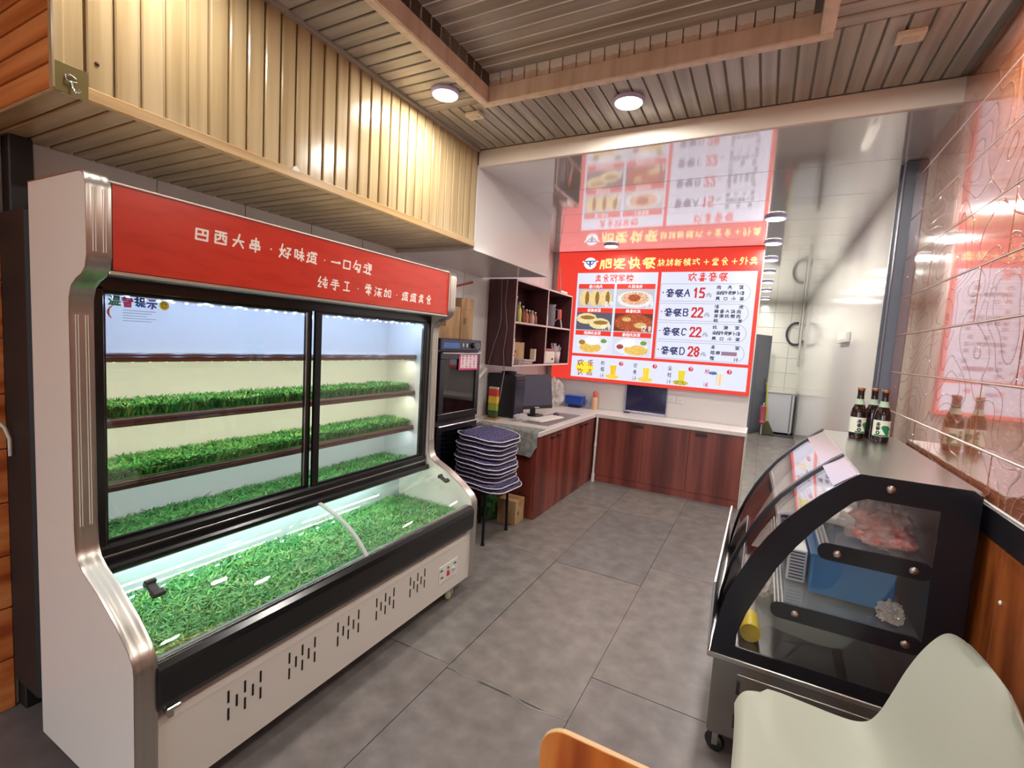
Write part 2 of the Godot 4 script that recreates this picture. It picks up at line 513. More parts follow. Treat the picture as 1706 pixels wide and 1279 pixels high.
# the menu board: 2.2 m by 1.51 m at 500 pixels a metre
func menu_image() -> Image:
	var img := Image.create(1100, 755, false, Image.FORMAT_RGB8)
	var red := rgb(238, 62, 48)
	var white := rgb(226, 230, 250)
	var ink := rgb(40, 48, 96)
	var yellow := rgb(255, 244, 150)
	img.fill(red)
	# header: bowl logo, title, second line
	for y in range(30, 104):
		for x in range(148, 250):
			var d := Vector2((x - 199) / 38.0, (y - 66) / 34.0)
			if d.length() < 1.0 or (absf(y - 56) < 5 and absf(x - 199) < 48):
				img.set_pixel(x, y, Color.WHITE)
	var blue := rgb(40, 62, 130)
	for q in [[165, 54, 233, 54], [176, 60, 187, 72], [187, 72, 194, 72], [222, 60, 211, 72], [211, 72, 205, 72], [196, 56, 199, 86], [202, 56, 199, 86]]:
		dot_line(img, Vector2(q[0], q[1]), Vector2(q[2], q[3]), 2.6, blue)
	text(img, "肥婆快餐", Vector2(262, 40), Vector2(62, 58), 82, 4.6, yellow)
	text(img, "烧烤新模式", Vector2(588, 52), Vector2(34, 36), 45, 2.6, yellow)
	text(img, "+堂食+外卖", Vector2(818, 52), Vector2(34, 36), 45, 2.6, yellow)
	# three white fields
	img.fill_rect(Rect2i(128, 122, 468, 474), white)
	img.fill_rect(Rect2i(613, 122, 470, 474), white)
	img.fill_rect(Rect2i(128, 612, 957, 124), white)
	text(img, "美食冠军榜", Vector2(236, 132), Vector2(38, 40), 46, 2.2, red)
	text(img, "欢喜套餐", Vector2(756, 128), Vector2(38, 42), 50, 2.4, red)
	# the dishes
	var n := FastNoiseLite.new()
	n.seed = 5
	n.frequency = 0.11
	n.fractal_octaves = 2
	var names := ["香汁肉夹", "大块凉皮", "香煲肉馍", "蒜香鸡块", "招牌鸡块饭", "香菇鸡块饭"]
	var price := ["8.9", "9.9", "11.8", "12.8", "", ""]
	for k in 6:
		var ox: int = 140 + (k % 2) * 230
		var oy: int = [186, 324, 458][k / 2]
		var hh: int = [136, 132, 134][k / 2]
		img.fill_rect(Rect2i(ox, oy, 216, 28), red)
		text(img, names[k], Vector2(ox + 108 - names[k].length() * 11, oy + 5), Vector2(17, 18), 21, 1.5, Color.WHITE)
		var bg: Color = [rgb(190, 196, 214), rgb(196, 198, 206), rgb(92, 92, 104), rgb(120, 52, 34), rgb(226, 230, 244), rgb(216, 220, 236)][k]
		img.fill_rect(Rect2i(ox, oy + 28, 216, hh - 30), bg)
		var cy := oy + 28 + (hh - 30) / 2.0
		var food := [rgb(222, 178, 84), rgb(236, 208, 130), rgb(188, 120, 48), rgb(240, 226, 180)]
		var meat := [rgb(196, 84, 44), rgb(168, 54, 30), rgb(226, 140, 84), rgb(122, 40, 22)]
		var green := [rgb(96, 140, 56), rgb(140, 170, 80)]
		if k == 0:
			for j in 3:
				blob(img, Vector2(ox + 44 + j * 62, cy), Vector2(36, 46), [rgb(244, 226, 180), rgb(230, 190, 110), rgb(240, 214, 150)], n)
				blob(img, Vector2(ox + 56 + j * 62, cy), Vector2(12, 40), [rgb(150, 80, 40), rgb(96, 130, 50), rgb(190, 120, 60)], n)
		elif k == 1:
			blob(img, Vector2(ox + 108, cy + 4), Vector2(100, 46), [rgb(238, 238, 242), rgb(230, 232, 238)], n)
			blob(img, Vector2(ox + 108, cy), Vector2(78, 36), [rgb(240, 226, 190), rgb(226, 150, 90), rgb(246, 236, 214), rgb(206, 92, 56)], n)
			blob(img, Vector2(ox + 104, cy - 4), Vector2(34, 20), meat, n)
		elif k == 2:
			for j in 2:
				blob(img, Vector2(ox + 62 + j * 80, cy - 16 + j * 28), Vector2(62, 32), [rgb(244, 224, 168), rgb(236, 200, 120), rgb(248, 236, 200)], n)
				blob(img, Vector2(ox + 68 + j * 80, cy - 22 + j * 28), Vector2(44, 12), [rgb(160, 92, 44), rgb(196, 130, 70), rgb(104, 130, 52)], n)
		elif k == 3:
			blob(img, Vector2(ox + 108, cy), Vector2(106, 50), meat, n)
			blob(img, Vector2(ox + 70, cy - 18), Vector2(26, 12), food, n)
			blob(img, Vector2(ox + 150, cy + 14), Vector2(36, 16), food, n)
		else:
			blob(img, Vector2(ox + 108, cy + 2), Vector2(94, 48), [rgb(240, 242, 252), rgb(228, 232, 246)], n)
			blob(img, Vector2(ox + 96 + (k - 4) * 40, cy + 20), Vector2(68, 28), [rgb(236, 186, 60), rgb(246, 214, 104), rgb(208, 140, 40), rgb(250, 232, 160)], n)
			blob(img, Vector2(ox + 106 - (k - 4) * 20, cy - 20), Vector2(44, 24), [Color.WHITE, rgb(246, 246, 252)], n)
			blob(img, Vector2(ox + 176, cy - 22), Vector2(18, 12), green, n)
			blob(img, Vector2(ox + 44, cy - 10 + (k - 4) * 14), Vector2(20, 14), [rgb(220, 90, 50), rgb(120, 60, 90)] if k == 5 else [rgb(220, 90, 50), rgb(120, 150, 60)], n)
		if price[k]:
			text(img, price[k], Vector2(ox + 212 - price[k].length() * 15, oy + hh - 34), Vector2(18, 26), 14, 2.2, Color.WHITE)
	# set meals
	var sets := ["A", "B", "C", "D"]
	var cost := ["15", "22", "22", "28"]
	var lines := [["肉 夹 馍", "金菇牛骨萝卜汤", "爽 口 小 菜"], ["凉      皮", "蒜香大块肉", "菜煲鸡腿肉", "奶      茶"], ["鸡 煲 饭", "金菇牛骨萝卜汤", "爽 口 小 菜"], ["米      饭", "招牌", "橙      汁"]]
	for k in 4:
		var oy := 186.0 + k * 104.0
		frame_line(img, Vector2(616, oy), Vector2(444, 92), rgb(120, 124, 140))
		dot_line(img, Vector2(630, oy + 46), Vector2(630, oy + 46), 3.6, red if k else ink)
		text(img, "套餐", Vector2(648, oy + 28), Vector2(38, 40), 46, 2.8, ink)
		glyph(img, sets[k], Vector2(738, oy + 30), Vector2(34, 36), 2.8, ink)
		text(img, cost[k], Vector2(782, oy + 24), Vector2(32, 46), 31, 4.4, rgb(206, 34, 44))
		glyph(img, "元", Vector2(852, oy + 46), Vector2(24, 22), 1.2, rgb(96, 96, 110))
		var ls: Array = lines[k]
		var gap := 24.0 if ls.size() == 4 else 29.0
		for j in ls.size():
			var s: String = ls[j]
			var st := 132.0 / s.length() if s.length() > 2 else 26.0
			text(img, s, Vector2(900, oy + 8 + j * gap - (4 if ls.size() == 4 else 0)), Vector2(minf(18.0, st * 0.9 if s.find(" ") < 0 else 18.0), 18), st, 1.35, rgb(40, 42, 66))
			if k == 3 and j == 1:
				img.fill_rect(Rect2i(952, int(oy) + 38, 74, 20), rgb(150, 120, 140))
	# the drinks
	blob(img, Vector2(212, 678), Vector2(56, 34), [rgb(255, 226, 20), rgb(250, 236, 90)], n)
	text(img, "欢乐", Vector2(168, 632), Vector2(34, 36), 62, 1.8, rgb(150, 40, 40))
	text(img, "饮品", Vector2(168, 688), Vector2(34, 36), 62, 1.8, rgb(170, 70, 30))
	var drink := ["柠檬汁", "芒果汁", "金桔汁", "奶 冰"]
	for k in 4:
		var ox := 312.0 + k * 190.0
		for j in drink[k].length():
			glyph(img, drink[k][j], Vector2(ox, 632 + j * 36), Vector2(20, 24), 1.2, rgb(90, 80, 90) if k < 3 else rgb(206, 60, 90))
		dot_line(img, Vector2(ox + 118, 640), Vector2(ox + 118, 640), 12.0, rgb(214, 40, 60))
		glyph(img, "7", Vector2(ox + 113, 633), Vector2(11, 14), 1.4, Color.WHITE)
		var liquid: Array = [[rgb(250, 186, 20), rgb(255, 206, 60)], [rgb(255, 206, 30), rgb(255, 224, 90)], [rgb(250, 206, 30), rgb(226, 214, 60)], [rgb(230, 206, 170), rgb(244, 228, 200)]][k]
		for y in range(642, 716):
			var wd := 20.0 - 7.0 * (y - 642) / 74.0
			for x in range(int(ox + 74 - wd), int(ox + 74 + wd)):
				img.set_pixel(x, y, liquid[(x / 9) % 2] if y > 652 else rgb(228, 236, 240))
		if k < 3:
			blob(img, Vector2(ox + 70, 718), Vector2(40, 13), [rgb(255, 214, 40), rgb(246, 190, 30), rgb(240, 230, 120)] if k < 2 else [rgb(110, 150, 40), rgb(250, 210, 60)], n)
		else:
			blob(img, Vector2(ox + 40, 652), Vector2(20, 9), [rgb(60, 90, 160), rgb(110, 140, 190)], n)
	return img

# the red board over the fridge: 1.63 m by 0.236 m at 1000 pixels a metre
func fridge_sign_image() -> Image:
	var img := Image.create(1632, 236, false, Image.FORMAT_RGB8)
	img.fill(rgb(200, 52, 34))
	var grain := FastNoiseLite.new()
	grain.seed = 11
	grain.frequency = 0.006
	for y in 236:
		for x in 1632:
			var k := grain.get_noise_2d(x * 0.8, y * 3.5)
			img.set_pixel(x, y, rgb(200, 52, 34).lerp(rgb(184, 44, 28), clampf(k * 1.2, 0.0, 1.0)))
	var w := rgb(238, 232, 222)
	var first := "巴西大串·好味道·一口勾魂"
	for i in first.length():
		glyph(img, first[i], Vector2(224 + i * 61.5, 58 - i * 0.6), Vector2(46, 48), 3.4, w, 0.06)
	var second := "纯手工·零添加·道道美食"
	for i in second.length():
		glyph(img, second[i], Vector2(712 + i * 65.0, 150 - i * 0.4), Vector2(44, 46), 3.2, w, 0.06)
	return img

func notice_image() -> Image:
	var img := Image.create(240, 130, false, Image.FORMAT_RGBA8)
	img.fill(Color(0.8, 0.86, 0.95, 0.0))
	var cols := [rgb(50, 150, 110), rgb(214, 70, 140), rgb(50, 110, 200), rgb(90, 90, 190)]
	for i in 4:
		glyph(img, "温馨提示"[i], Vector2(8 + i * 46, 8 + (i % 2) * 4), Vector2(38, 38), 3.6, cols[i])
	dot_line(img, Vector2(214, 34), Vector2(214, 34), 20.0, rgb(236, 220, 60))
	for q in [[206, 28, 206, 31], [220, 28, 220, 31], [204, 40, 214, 45], [214, 45, 224, 40]]:
		dot_line(img, Vector2(q[0], q[1]), Vector2(q[2], q[3]), 1.8, rgb(120, 110, 30))
	for k in 14:
		var a := PI * 0.78 + k * 0.09
		dot_line(img, Vector2(70 + cos(a) * 66, 78 - sin(a) * 42), Vector2(70 + cos(a + 0.09) * 66, 78 - sin(a + 0.09) * 42), 4.5 - absf(k - 7) * 0.4, rgb(206, 90, 50))
	for k in 5:
		dot_line(img, Vector2(56, 66 + k * 11), Vector2(180 - (k % 3) * 18, 66 + k * 11), 1.1, rgb(110, 124, 150))
	return img

func beer_label_image() -> Image:
	var img := Image.create(256, 160, false, Image.FORMAT_RGB8)
	img.fill(rgb(226, 230, 214))
	var g := rgb(30, 130, 84)
	dot_line(img, Vector2(150, 70), Vector2(178, 120), 22.0, g)
	dot_line(img, Vector2(172, 60), Vector2(196, 84), 12.0, g)
	dot_line(img, Vector2(80, 150), Vector2(190, 150), 8.0, g)
	glyph(img, "米", Vector2(84, 20), Vector2(34, 34), 3.6, rgb(40, 40, 40))
	glyph(img, "香", Vector2(84, 62), Vector2(34, 34), 3.6, rgb(40, 40, 40))
	dot_line(img, Vector2(104, 124), Vector2(104, 124), 17.0, rgb(30, 30, 30))
	dot_line(img, Vector2(104, 124), Vector2(104, 124), 7.0, rgb(220, 220, 200))
	return img

func small_notice_image() -> Image:
	var img := Image.create(120, 130, false, Image.FORMAT_RGB8)
	img.fill(rgb(206, 70, 110))
	img.fill_rect(Rect2i(10, 10, 104, 106), rgb(236, 222, 228))
	for k in 4:
		for j in 5:
			glyph(img, "消毒食品口"[(k + j) % 5], Vector2(16 + k * 24, 16 + j * 20), Vector2(14, 14), 1.1, rgb(196, 110, 130))
	return img

# ---------------------------------------------------------------- the room
func embossed_panel_material() -> StandardMaterial3D:
	if mats.has("embossed_panel"):
		return mats["embossed_panel"]
	var m := plain("embossed_panel", Color.WHITE, 0.09, 0.0, 1.0)
	m.metallic_specular = 0.7
	m.clearcoat_roughness = 0.03
	var src := noise_field(768, 0.0034, 2, 21)
	var fine := noise_field(768, 0.03, 4, 22)
	var h := Image.create(768, 768, false, Image.FORMAT_L8)
	var col := Image.create(768, 768, false, Image.FORMAT_RGB8)
	for y in 768:
		for x in 768:
			var v := src.get_pixel(x, y).r * 7.0
			var d := absf(v - roundf(v))
			var ridge := clampf(1.0 - d / 0.035, 0.0, 1.0)
			var f := fine.get_pixel(x, (y * 5) % 768).r
			h.set_pixel(x, y, Color(ridge, ridge, ridge))
			var k := clampf(0.35 + (f - 0.5) * 1.1 + (v - floorf(v) - 0.5) * 0.45, 0.0, 1.0)
			col.set_pixel(x, y, rgb(142, 80, 54).lerp(rgb(190, 128, 98), k))
	m.albedo_texture = ImageTexture.create_from_image(col)
	m.heightmap_enabled = true
	m.heightmap_texture = ImageTexture.create_from_image(h)
	m.heightmap_scale = 0.5
	m.uv1_triplanar = true
	m.uv1_world_triplanar = true
	m.uv1_scale = Vector3(0.62, 0.8, 0.62)
	return m

func vinyl_material(key: String, tint: Color, sd: int) -> StandardMaterial3D:
	if mats.has(key):
		return mats[key]
	var m := plain(key, tint, 0.42)
	m.albedo_texture = ramp_texture(768, 0.013, 7, sd, [[0.1, rgb(112, 107, 103)], [0.42, rgb(122, 117, 113)], [0.6, rgb(126, 121, 117)], [0.9, rgb(136, 131, 126)]])
	m.roughness_texture = ramp_texture(256, 0.02, 4, sd + 1, [[0.2, Color(0.75, 0.75, 0.75)], [0.8, Color(1, 1, 1)]])
	m.uv1_triplanar = true
	m.uv1_world_triplanar = true
	m.uv1_scale = Vector3(0.7, 0.7, 0.7)
	return m

func build_floor() -> void:
	var st := new_st()
	span(st, -2.6, 0.85, -0.12, -0.004, -11.3, 3.0)
	var fl := struct("floor", st, plain("floor_base", rgb(74, 70, 68), 0.8), "grey stone-look vinyl sheet floor")
	var tints := [Color(1, 1, 1), Color(0.93, 0.93, 0.94), Color(1.0, 0.985, 0.97), Color(0.965, 0.955, 0.96)]
	var xs := [-2.6, -1.735, -1.146, -0.557, 0.033, 0.85]
	var starts := [-3.35, -3.02, -3.0, -3.3, -2.6]
	var rr := RandomNumberGenerator.new()
	rr.seed = 4
	for c in 5:
		var z: float = starts[c] - 1.28 * 6
		while z < 2.9:
			var x0: float = xs[c]
			var x1: float = xs[c + 1]
			var z0: float = maxf(z, -11.2)
			var z1: float = minf(z + 1.28, 2.95)
			if z1 - z0 > 0.05:
				var s := new_st()
				var th := 0.0035 + rr.randf() * 0.0035
				# a sheet with a soft curl along one cross edge
				var rows: Array = []
				var off: Array = []
				var curl := 0.0 if rr.randf() < 0.6 else 0.002 + rr.randf() * 0.003
				var nx := 8
				var nz := 6
				for i in nz + 1:
					var row: Array = []
					var row2: Array = []
					for j in nx + 1:
						var px := lerpf(x0 + 0.0015, x1 - 0.0015, float(j) / nx)
						var t := float(i) / nz
						if i == 1: t = 0.03
						if i == nz - 1: t = 0.97
						var pz := lerpf(z0 + 0.0015, z1 - 0.0015, t)
						var lift := th + (curl * (0.5 + 0.5 * sin(px * 9.0 + z)) if i == nz else 0.0)
						row.append(Vector3(px, lift - 0.004, pz))
						row2.append(Vector3(px, -0.006, pz))
					rows.append(row)
					off.append(row2)
				sheet(s, rows, off)
				var k := rr.randi() % 4
				obj("vinyl_sheet", s, vinyl_material("vinyl_%d" % k, tints[k], 31), fl, true)
			z += 1.28
	# the ripple where one sheet has bulged
	var w := new_st(true)
	var pts: Array = []
	for i in 15:
		var t := i / 14.0
		pts.append(Vector3(lerpf(-1.13, -0.56, t), -0.004, -1.735 + 0.012 * sin(t * 11.0) + 0.02 * t))
	tube(w, pts, 0.0085, 8)
	obj("vinyl_ripple", w, vinyl_material("vinyl_0", tints[0], 31), fl, true)
	var cr := new_st(true)
	var cp: Array = []
	for i in 8:
		cp.append(Vector3(-1.14 - i * 0.035, -0.005, -1.745 + 0.006 * sin(i * 1.3)))
	tube(cr, cp, 0.007, 8)
	obj("vinyl_ripple", cr, vinyl_material("vinyl_1", tints[1], 31), fl, true)

func build_walls() -> void:
	var white := plain("wall_white", rgb(222, 217, 214), 0.28)
	var white2 := plain("wall_panel_white", rgb(226, 221, 219), 0.16)
	# left
	var st := new_st()
	span(st, -2.6, -2.408, 0.0, 2.9, -5.6, 3.0)
	var wl := struct("wall_left", st, white, "white panelled wall behind the fridge and the counter")
	var pm := slab_mesh(Vector3(0.012, 2.7, 0.397), 0.002)
	for k in 12:
		piece("wall_panel", pm, white2, wl, Vector3(-2.403, 1.35, -0.95 - k * 0.4))
	# orange plank cladding in front of the dark post
	var plank := wood("plank_orange", rgb(150, 66, 28), rgb(208, 112, 56), rgb(232, 150, 86), 61, "z", 1.6, 0.3, 0.35)
	var pmesh := slab_mesh(Vector3(0.02, 0.196, 3.45), 0.004)
	for k in 14:
		piece("wall_plank", pmesh, plank, wl, Vector3(-2.397, 0.1 + k * 0.2, 1.065))
	# back
	st = new_st()
	span(st, -2.6, -0.1, 0.0, 2.9, -5.65, -5.5)
	struct("wall_back", st, white, "white wall under and around the lit menu board")
	st = new_st()
	span(st, -1.35, -1.2, 0.0, 2.9, -11.3, -5.65)
	struct("wall_kitchen_left", st, white2, "white kitchen wall far behind the menu board")
	# passage end
	st = new_st()
	span(st, -1.2, 0.85, 0.0, 2.9, -11.3, -11.1)
	var we := struct("wall_corridor_end", st, plain("tile_joint", rgb(180, 178, 170), 0.6), "white tiled wall at the end of the rear passage")
	var tile := plain("tile_white", rgb(226, 226, 216), 0.15)
	var tm := slab_mesh(Vector3(0.296, 0.296, 0.012), 0.003)
	for i in 6:
		for j in 9:
			piece("wall_tile", tm, tile, we, Vector3(-0.95 + i * 0.3, 0.15 + j * 0.3, -11.097))
	# right: cladding boards, band, lower wood, then a smooth white passage wall
	st = new_st()
	span(st, 0.636, 0.85, 0.0, 2.9, -11.3, 3.0)
	var wr := struct("wall_right", st, plain("right_backing", rgb(186, 150, 134), 0.4), "glossy embossed wood panel wall beside the glass showcase")
	var emb := embossed_panel_material()
	var ys := [2.705, 2.49, 2.28, 2.07, 1.857, 1.66, 1.46, 1.253, 1.112]
	for r in 8:
		var h: float = ys[r] - ys[r + 1] - 0.0035
		var z := -3.33
		var first: float = [0.62, 0.4, 0.75, 0.5, 0.3, 0.68, 0.45, 0.6][r]
		var ln := first
		while z < 2.95:
			ln = minf(ln, 2.98 - z)
			piece("wall_board", slab_mesh(Vector3(0.012, h, ln - 0.003), 0.003), emb, wr, Vector3(0.63, (ys[r] + ys[r + 1]) / 2, z + ln / 2))
			z += ln
			ln = 0.82
	for r in range(1, 8):
		piece("joint_bead", slab_mesh(Vector3(0.01, 0.0055, 6.3), 0.002), plain("bead_pale", rgb(206, 178, 164), 0.15), wr, Vector3(0.6275, ys[r], -0.18))
	var lower := wood("lower_wood", rgb(104, 50, 20), rgb(146, 76, 32), rgb(172, 98, 48), 63, "y", 1.4, 0.2, 0.32)
	for k in 8:
		piece("lower_board", slab_mesh(Vector3(0.012, 1.0, 0.787), 0.002), lower, wr, Vector3(0.63, 0.515, -2.93 + k * 0.79))
	var band := new_st()
	span(band, 0.618, 0.638, 1.022, 1.106, -3.33, 2.98, 0.003)
	obj("black_band", band, plain("black_gloss", rgb(26, 25, 30), 0.3), wr, true, "black band between the upper and the lower boards")
	var bead := new_st()
	span(bead, 0.62, 0.636, 1.106, 1.114, -3.33, 2.98, 0.002)
	obj("bead", bead, plain("bead_white", rgb(206, 198, 192), 0.4), wr, true, "pale edge bead under the upper boards")
	var smooth := new_st()
	span(smooth, 0.626, 0.638, 0.0, 2.6, -11.1, -3.46)
	obj("smooth_panel", smooth, plain("passage_gloss", rgb(222, 219, 214), 0.1), wr, true, "smooth glossy white panel along the passage")
	st = new_st()
	span(st, 0.575, 0.64, 0.0, 2.6, -3.46, -3.33, 0.006)
	span(st, 0.565, 0.58, 0.0, 2.6, -3.42, -3.4, 0.002)
	struct("trim_1", st, plain("grey_metal", rgb(112, 116, 126), 0.35, 0.6), "grey metal upright at the end of the wood wall")
	# behind the camera: a front wall with a glazed opening to the street
	st = new_st()
	span(st, -2.6, -2.0, 0.0, 2.9, 2.95, 3.1)
	span(st, 0.3, 0.85, 0.0, 2.9, 2.95, 3.1)
	span(st, -2.0, 0.3, 2.4, 2.9, 2.95, 3.1)
	struct("wall_front", st, white, "white shop front wall around the glazed entrance")
	st = new_st()
	for x in [-1.97, -0.85, 0.27]:
		span(st, x - 0.03, x + 0.03, 0.0, 2.4, 2.98, 3.04)
	span(st, -2.0, 0.3, 2.34, 2.4, 2.98, 3.04)
	span(st, -2.0, 0.3, 0.0, 0.06, 2.98, 3.04)
	var sf := struct("window_1", st, plain("door_frame_grey", rgb(90, 92, 96), 0.4, 0.5), "metal framed glass shop front of the entrance")
	for k in 2:
		var g := new_st()
		span(g, -1.94 + k * 1.12, -0.88 + k * 1.12, 0.06, 2.34, 3.005, 3.013)
		obj("pane", g, glass("clear_glass", Color(0.4, 0.5, 0.46), 0.008), sf, true)
	# dark post between the fridge and the plank wall
	st = new_st()
	span(st, -2.41, -2.34, 0.0, 2.1, -0.735, -0.672, 0.004)
	struct("trim_2", st, plain("post_black", rgb(24, 23, 22), 0.5), "black post between the plank wall and the fridge")

func build_ceilings() -> void:
	var slat_m := wood("slat_ceiling", rgb(148, 139, 129), rgb(164, 155, 146), rgb(178, 170, 161), 71, "x", 2.4, 0.12, 0.22)
	var slat_mz := wood("slat_ceiling_z", rgb(148, 139, 129), rgb(164, 155, 146), rgb(178, 170, 161), 71, "z", 2.4, 0.12, 0.22)
	var core := plain("ceiling_core", rgb(164, 155, 146), 0.6)
	var st := new_st()
	# backing round the recess, recess top
	span(st, -2.6, -1.365, 2.712, 2.9, -2.69, 3.0)
	span(st, 0.075, 0.85, 2.712, 2.9, -2.69, 3.0)
	span(st, -1.365, 0.075, 2.712, 2.9, -2.69, -2.165)
	span(st, -1.365, 0.075, 2.712, 2.9, 1.0, 3.0)
	span(st, -1.45, 0.16, 2.844, 2.95, -2.25, 1.1)
	var ce := struct("ceiling", st, core, "slatted brown ceiling with a rectangular raised recess")
	var w := SLAT - 0.008
	var left := slab_mesh(Vector3(0.375, 0.012, w), 0.003)
	var right := slab_mesh(Vector3(0.553, 0.012, w), 0.003)
	var full := slab_mesh(Vector3(2.37, 0.012, w), 0.003)
	var inner := slab_mesh(Vector3(1.436, 0.012, SLAT - 0.004), 0.002)
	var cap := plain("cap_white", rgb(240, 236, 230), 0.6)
	var z := -2.15 + SLAT / 2
	while z < 2.95:
		if z < 1.0:
			piece("ceiling_slat", left, slat_m, ce, Vector3(-1.5525, 2.706, z))
			piece("ceiling_slat", right, slat_m, ce, Vector3(0.3525, 2.706, z))
			piece("recess_slat", inner, slat_m, ce, Vector3(-0.645, 2.836, z))
			piece("recess_highlight_strip", slab_mesh(Vector3(1.436, 0.006, 0.006), 0.0015), cap, ce, Vector3(-0.645, 2.830, z + SLAT / 2))  # highlight along the slat chamfers, painted as a thin pale strip
		else:
			piece("ceiling_slat", full, slat_m, ce, Vector3(-0.555, 2.706, z))
		z += SLAT
	var front := slab_mesh(Vector3(w, 0.012, 0.515), 0.003)
	var x := -1.74 + SLAT / 2
	while x < 0.63:
		piece("front_slat", front, slat_mz, ce, Vector3(x, 2.706, -2.41))
		x += SLAT
	# recess sides: upright slats, each with a ragged white head
	var side_w := wood("recess_side", rgb(212, 186, 164), rgb(224, 200, 180), rgb(232, 210, 192), 73, "y", 2.4, 0.2, 0.35)
	var up := slab_mesh(Vector3(SLAT - 0.005, 0.13, 0.012), 0.002)
	x = -1.365 + SLAT / 2
	var rr := RandomNumberGenerator.new()
	rr.seed = 9
	while x < 0.075:
		piece("recess_side_slat", up, side_w, ce, Vector3(x, 2.77, -2.158))
		var h := 0.026 + rr.randf() * 0.012 + 0.014 * (x + 1.365) / 1.44
		var s := new_st()
		var poly := PackedVector2Array([Vector2(x - 0.031, 2.835), Vector2(x + 0.031, 2.835), Vector2(x + 0.031, 2.835 - h - 0.006 + rr.randf() * 0.008), Vector2(x + 0.008, 2.835 - h), Vector2(x - 0.012, 2.831 - h), Vector2(x - 0.031, 2.835 - h + rr.randf() * 0.008)])
		prism(s, poly, -2.1525, -2.150)
		obj("white_head", s, cap, ce, true)
		x += SLAT
	z = -2.15 + SLAT / 2
	while z < 1.0:
		for sx in [-1.371, 0.081]:
			piece("recess_side_slat", up, side_w, ce, Vector3(sx, 2.77, z), Vector3(0, PI / 2, 0))
		z += SLAT
	for q in [[-1.365, 0.075, -2.152, -2.142], [-1.365, -1.355, -2.142, 1.0], [0.065, 0.075, -2.142, 1.0]]:
		var fb := new_st()
		span(fb, q[0], q[1], 2.69, 2.768, q[2], q[3], 0.002)
		obj("recess_fascia", fb, side_w, ce, true)
	for q in [[-1.4, 0.11, -2.185, -2.145], [-1.4, -1.36, -2.145, 1.0], [0.07, 0.11, -2.145, 1.0]]:
		var t := new_st()
		span(t, q[0], q[1], 2.688, 2.704, q[2], q[3], 0.003)
		obj("recess_trim", t, side_w, ce, true)
	var ct := new_st()
	span(ct, -1.75, -1.72, 2.685, 2.702, -2.66, 3.0, 0.003)
	obj("cornice", ct, slat_mz, ce, true)
	# rear ceiling: glossy white panels on a lower level
	st = new_st()
	span(st, -2.6, 0.85, 2.612, 2.9, -11.3, -2.69)
	var rc := struct("ceiling_rear", st, plain("rear_backing", rgb(150, 146, 142), 0.6), "glossy white panelled ceiling over the counters and the passage")
	var gloss := plain("ceiling_gloss", rgb(214, 210, 209), 0.07, 0.2, 1.0)
	gloss.metallic_specular = 0.75
	for q in 14:
		piece("ceiling_panel", slab_mesh(Vector3(3.03, 0.012, 0.598), 0.002), gloss, rc, Vector3(-0.885, 2.606, -2.99 - q * 0.6))
	st = new_st()
	span(st, -1.74, 0.63, 2.598, 2.7, -2.70, -2.672, 0.003)
	struct("trim_3", st, plain("beam_white", rgb(226, 214, 202), 0.35), "white fascia board where the ceiling steps down")
	# boxed soffit over the fridge
	var tan := wood("slat_tan", rgb(164, 140, 100), rgb(180, 156, 115), rgb(192, 169, 130), 75, "y", 2.6, 0.1, 0.2)
	var tan_x := wood("slat_tan_x", rgb(164, 140, 100), rgb(180, 156, 115), rgb(192, 169, 130), 75, "x", 2.6, 0.1, 0.2)
	var orange_x := wood("slat_orange_x", rgb(176, 96, 44), rgb(206, 126, 66), rgb(226, 152, 92), 77, "x", 2.6, 0.1, 0.35)
	st = new_st()
	span(st, -2.4, -1.752, 2.112, 2.72, -2.67, -0.602)
	var so := struct("wall_soffit", st, plain("soffit_core", rgb(180, 156, 115), 0.6), "tan slatted wood soffit box above the display fridge")
	var vs := slab_mesh(Vector3(0.012, 0.585, w), 0.0035)
	var us := slab_mesh(Vector3(0.645, 0.012, w), 0.003)
	for i in 31:
		piece("soffit_slat", vs, tan, so, Vector3(-1.746, 2.4, -0.592 - SLAT * (i + 0.5)))
		piece("soffit_underside_slat", us, tan_x, so, Vector3(-2.075, 2.106, -0.592 - SLAT * (i + 0.5)))
	for i in 9:
		piece("soffit_end_slat", slab_mesh(Vector3(0.645, w, 0.012), 0.003), orange_x, so, Vector3(-2.08, 2.137 + SLAT * i, -0.596))
	var tr := new_st()
	span(tr, -1.757, -1.734, 2.096, 2.132, -2.67, -0.588, 0.003)
	obj("soffit_edge", tr, wood("slat_tan_z", rgb(166, 132, 84), rgb(188, 154, 104), rgb(204, 172, 124), 78, "z", 2.6, 0.1, 0.3), so, true)
	var ec := new_st()
	span(ec, -1.757, -1.732, 2.096, 2.7, -0.612, -0.586, 0.003)
	obj("soffit_corner", ec, tan, so, true)
	st = new_st()
	span(st, -2.4, -1.74, 2.075, 2.612, -3.87, -2.672, 0.003)
	struct("wall_duct", st, plain("duct_white", rgb(216, 210, 208), 0.14), "glossy white boxed section beyond the wood soffit")

func round_lamp(label: String, at: Vector3, r: float, energy: float, group: String) -> void:
	var t := thing("ceiling_lamp", label, "lamp", at, group)
	var st := new_st(true)
	lathe(st, [[0.0, 0.0], [r * 1.12, 0.0], [r * 1.14, -0.006], [r * 1.08, -0.018], [r, -0.02]], at, 28)
	obj("rim", st, plain("lamp_rim", rgb(200, 190, 236), 0.3), t)
	st = new_st(true)
	lathe(st, [[r, -0.02], [r * 0.96, -0.023], [0.0, -0.024]], at, 28)
	obj("diffuser", st, glow("lamp_glow", Color(1.0, 0.98, 0.93), 6.0), t)
	area_lamp("downlight", at + Vector3(0, -0.028, 0), Vector2(r * 1.7, r * 1.7), Vector3.DOWN, Color(1.0, 0.98, 0.95), energy)

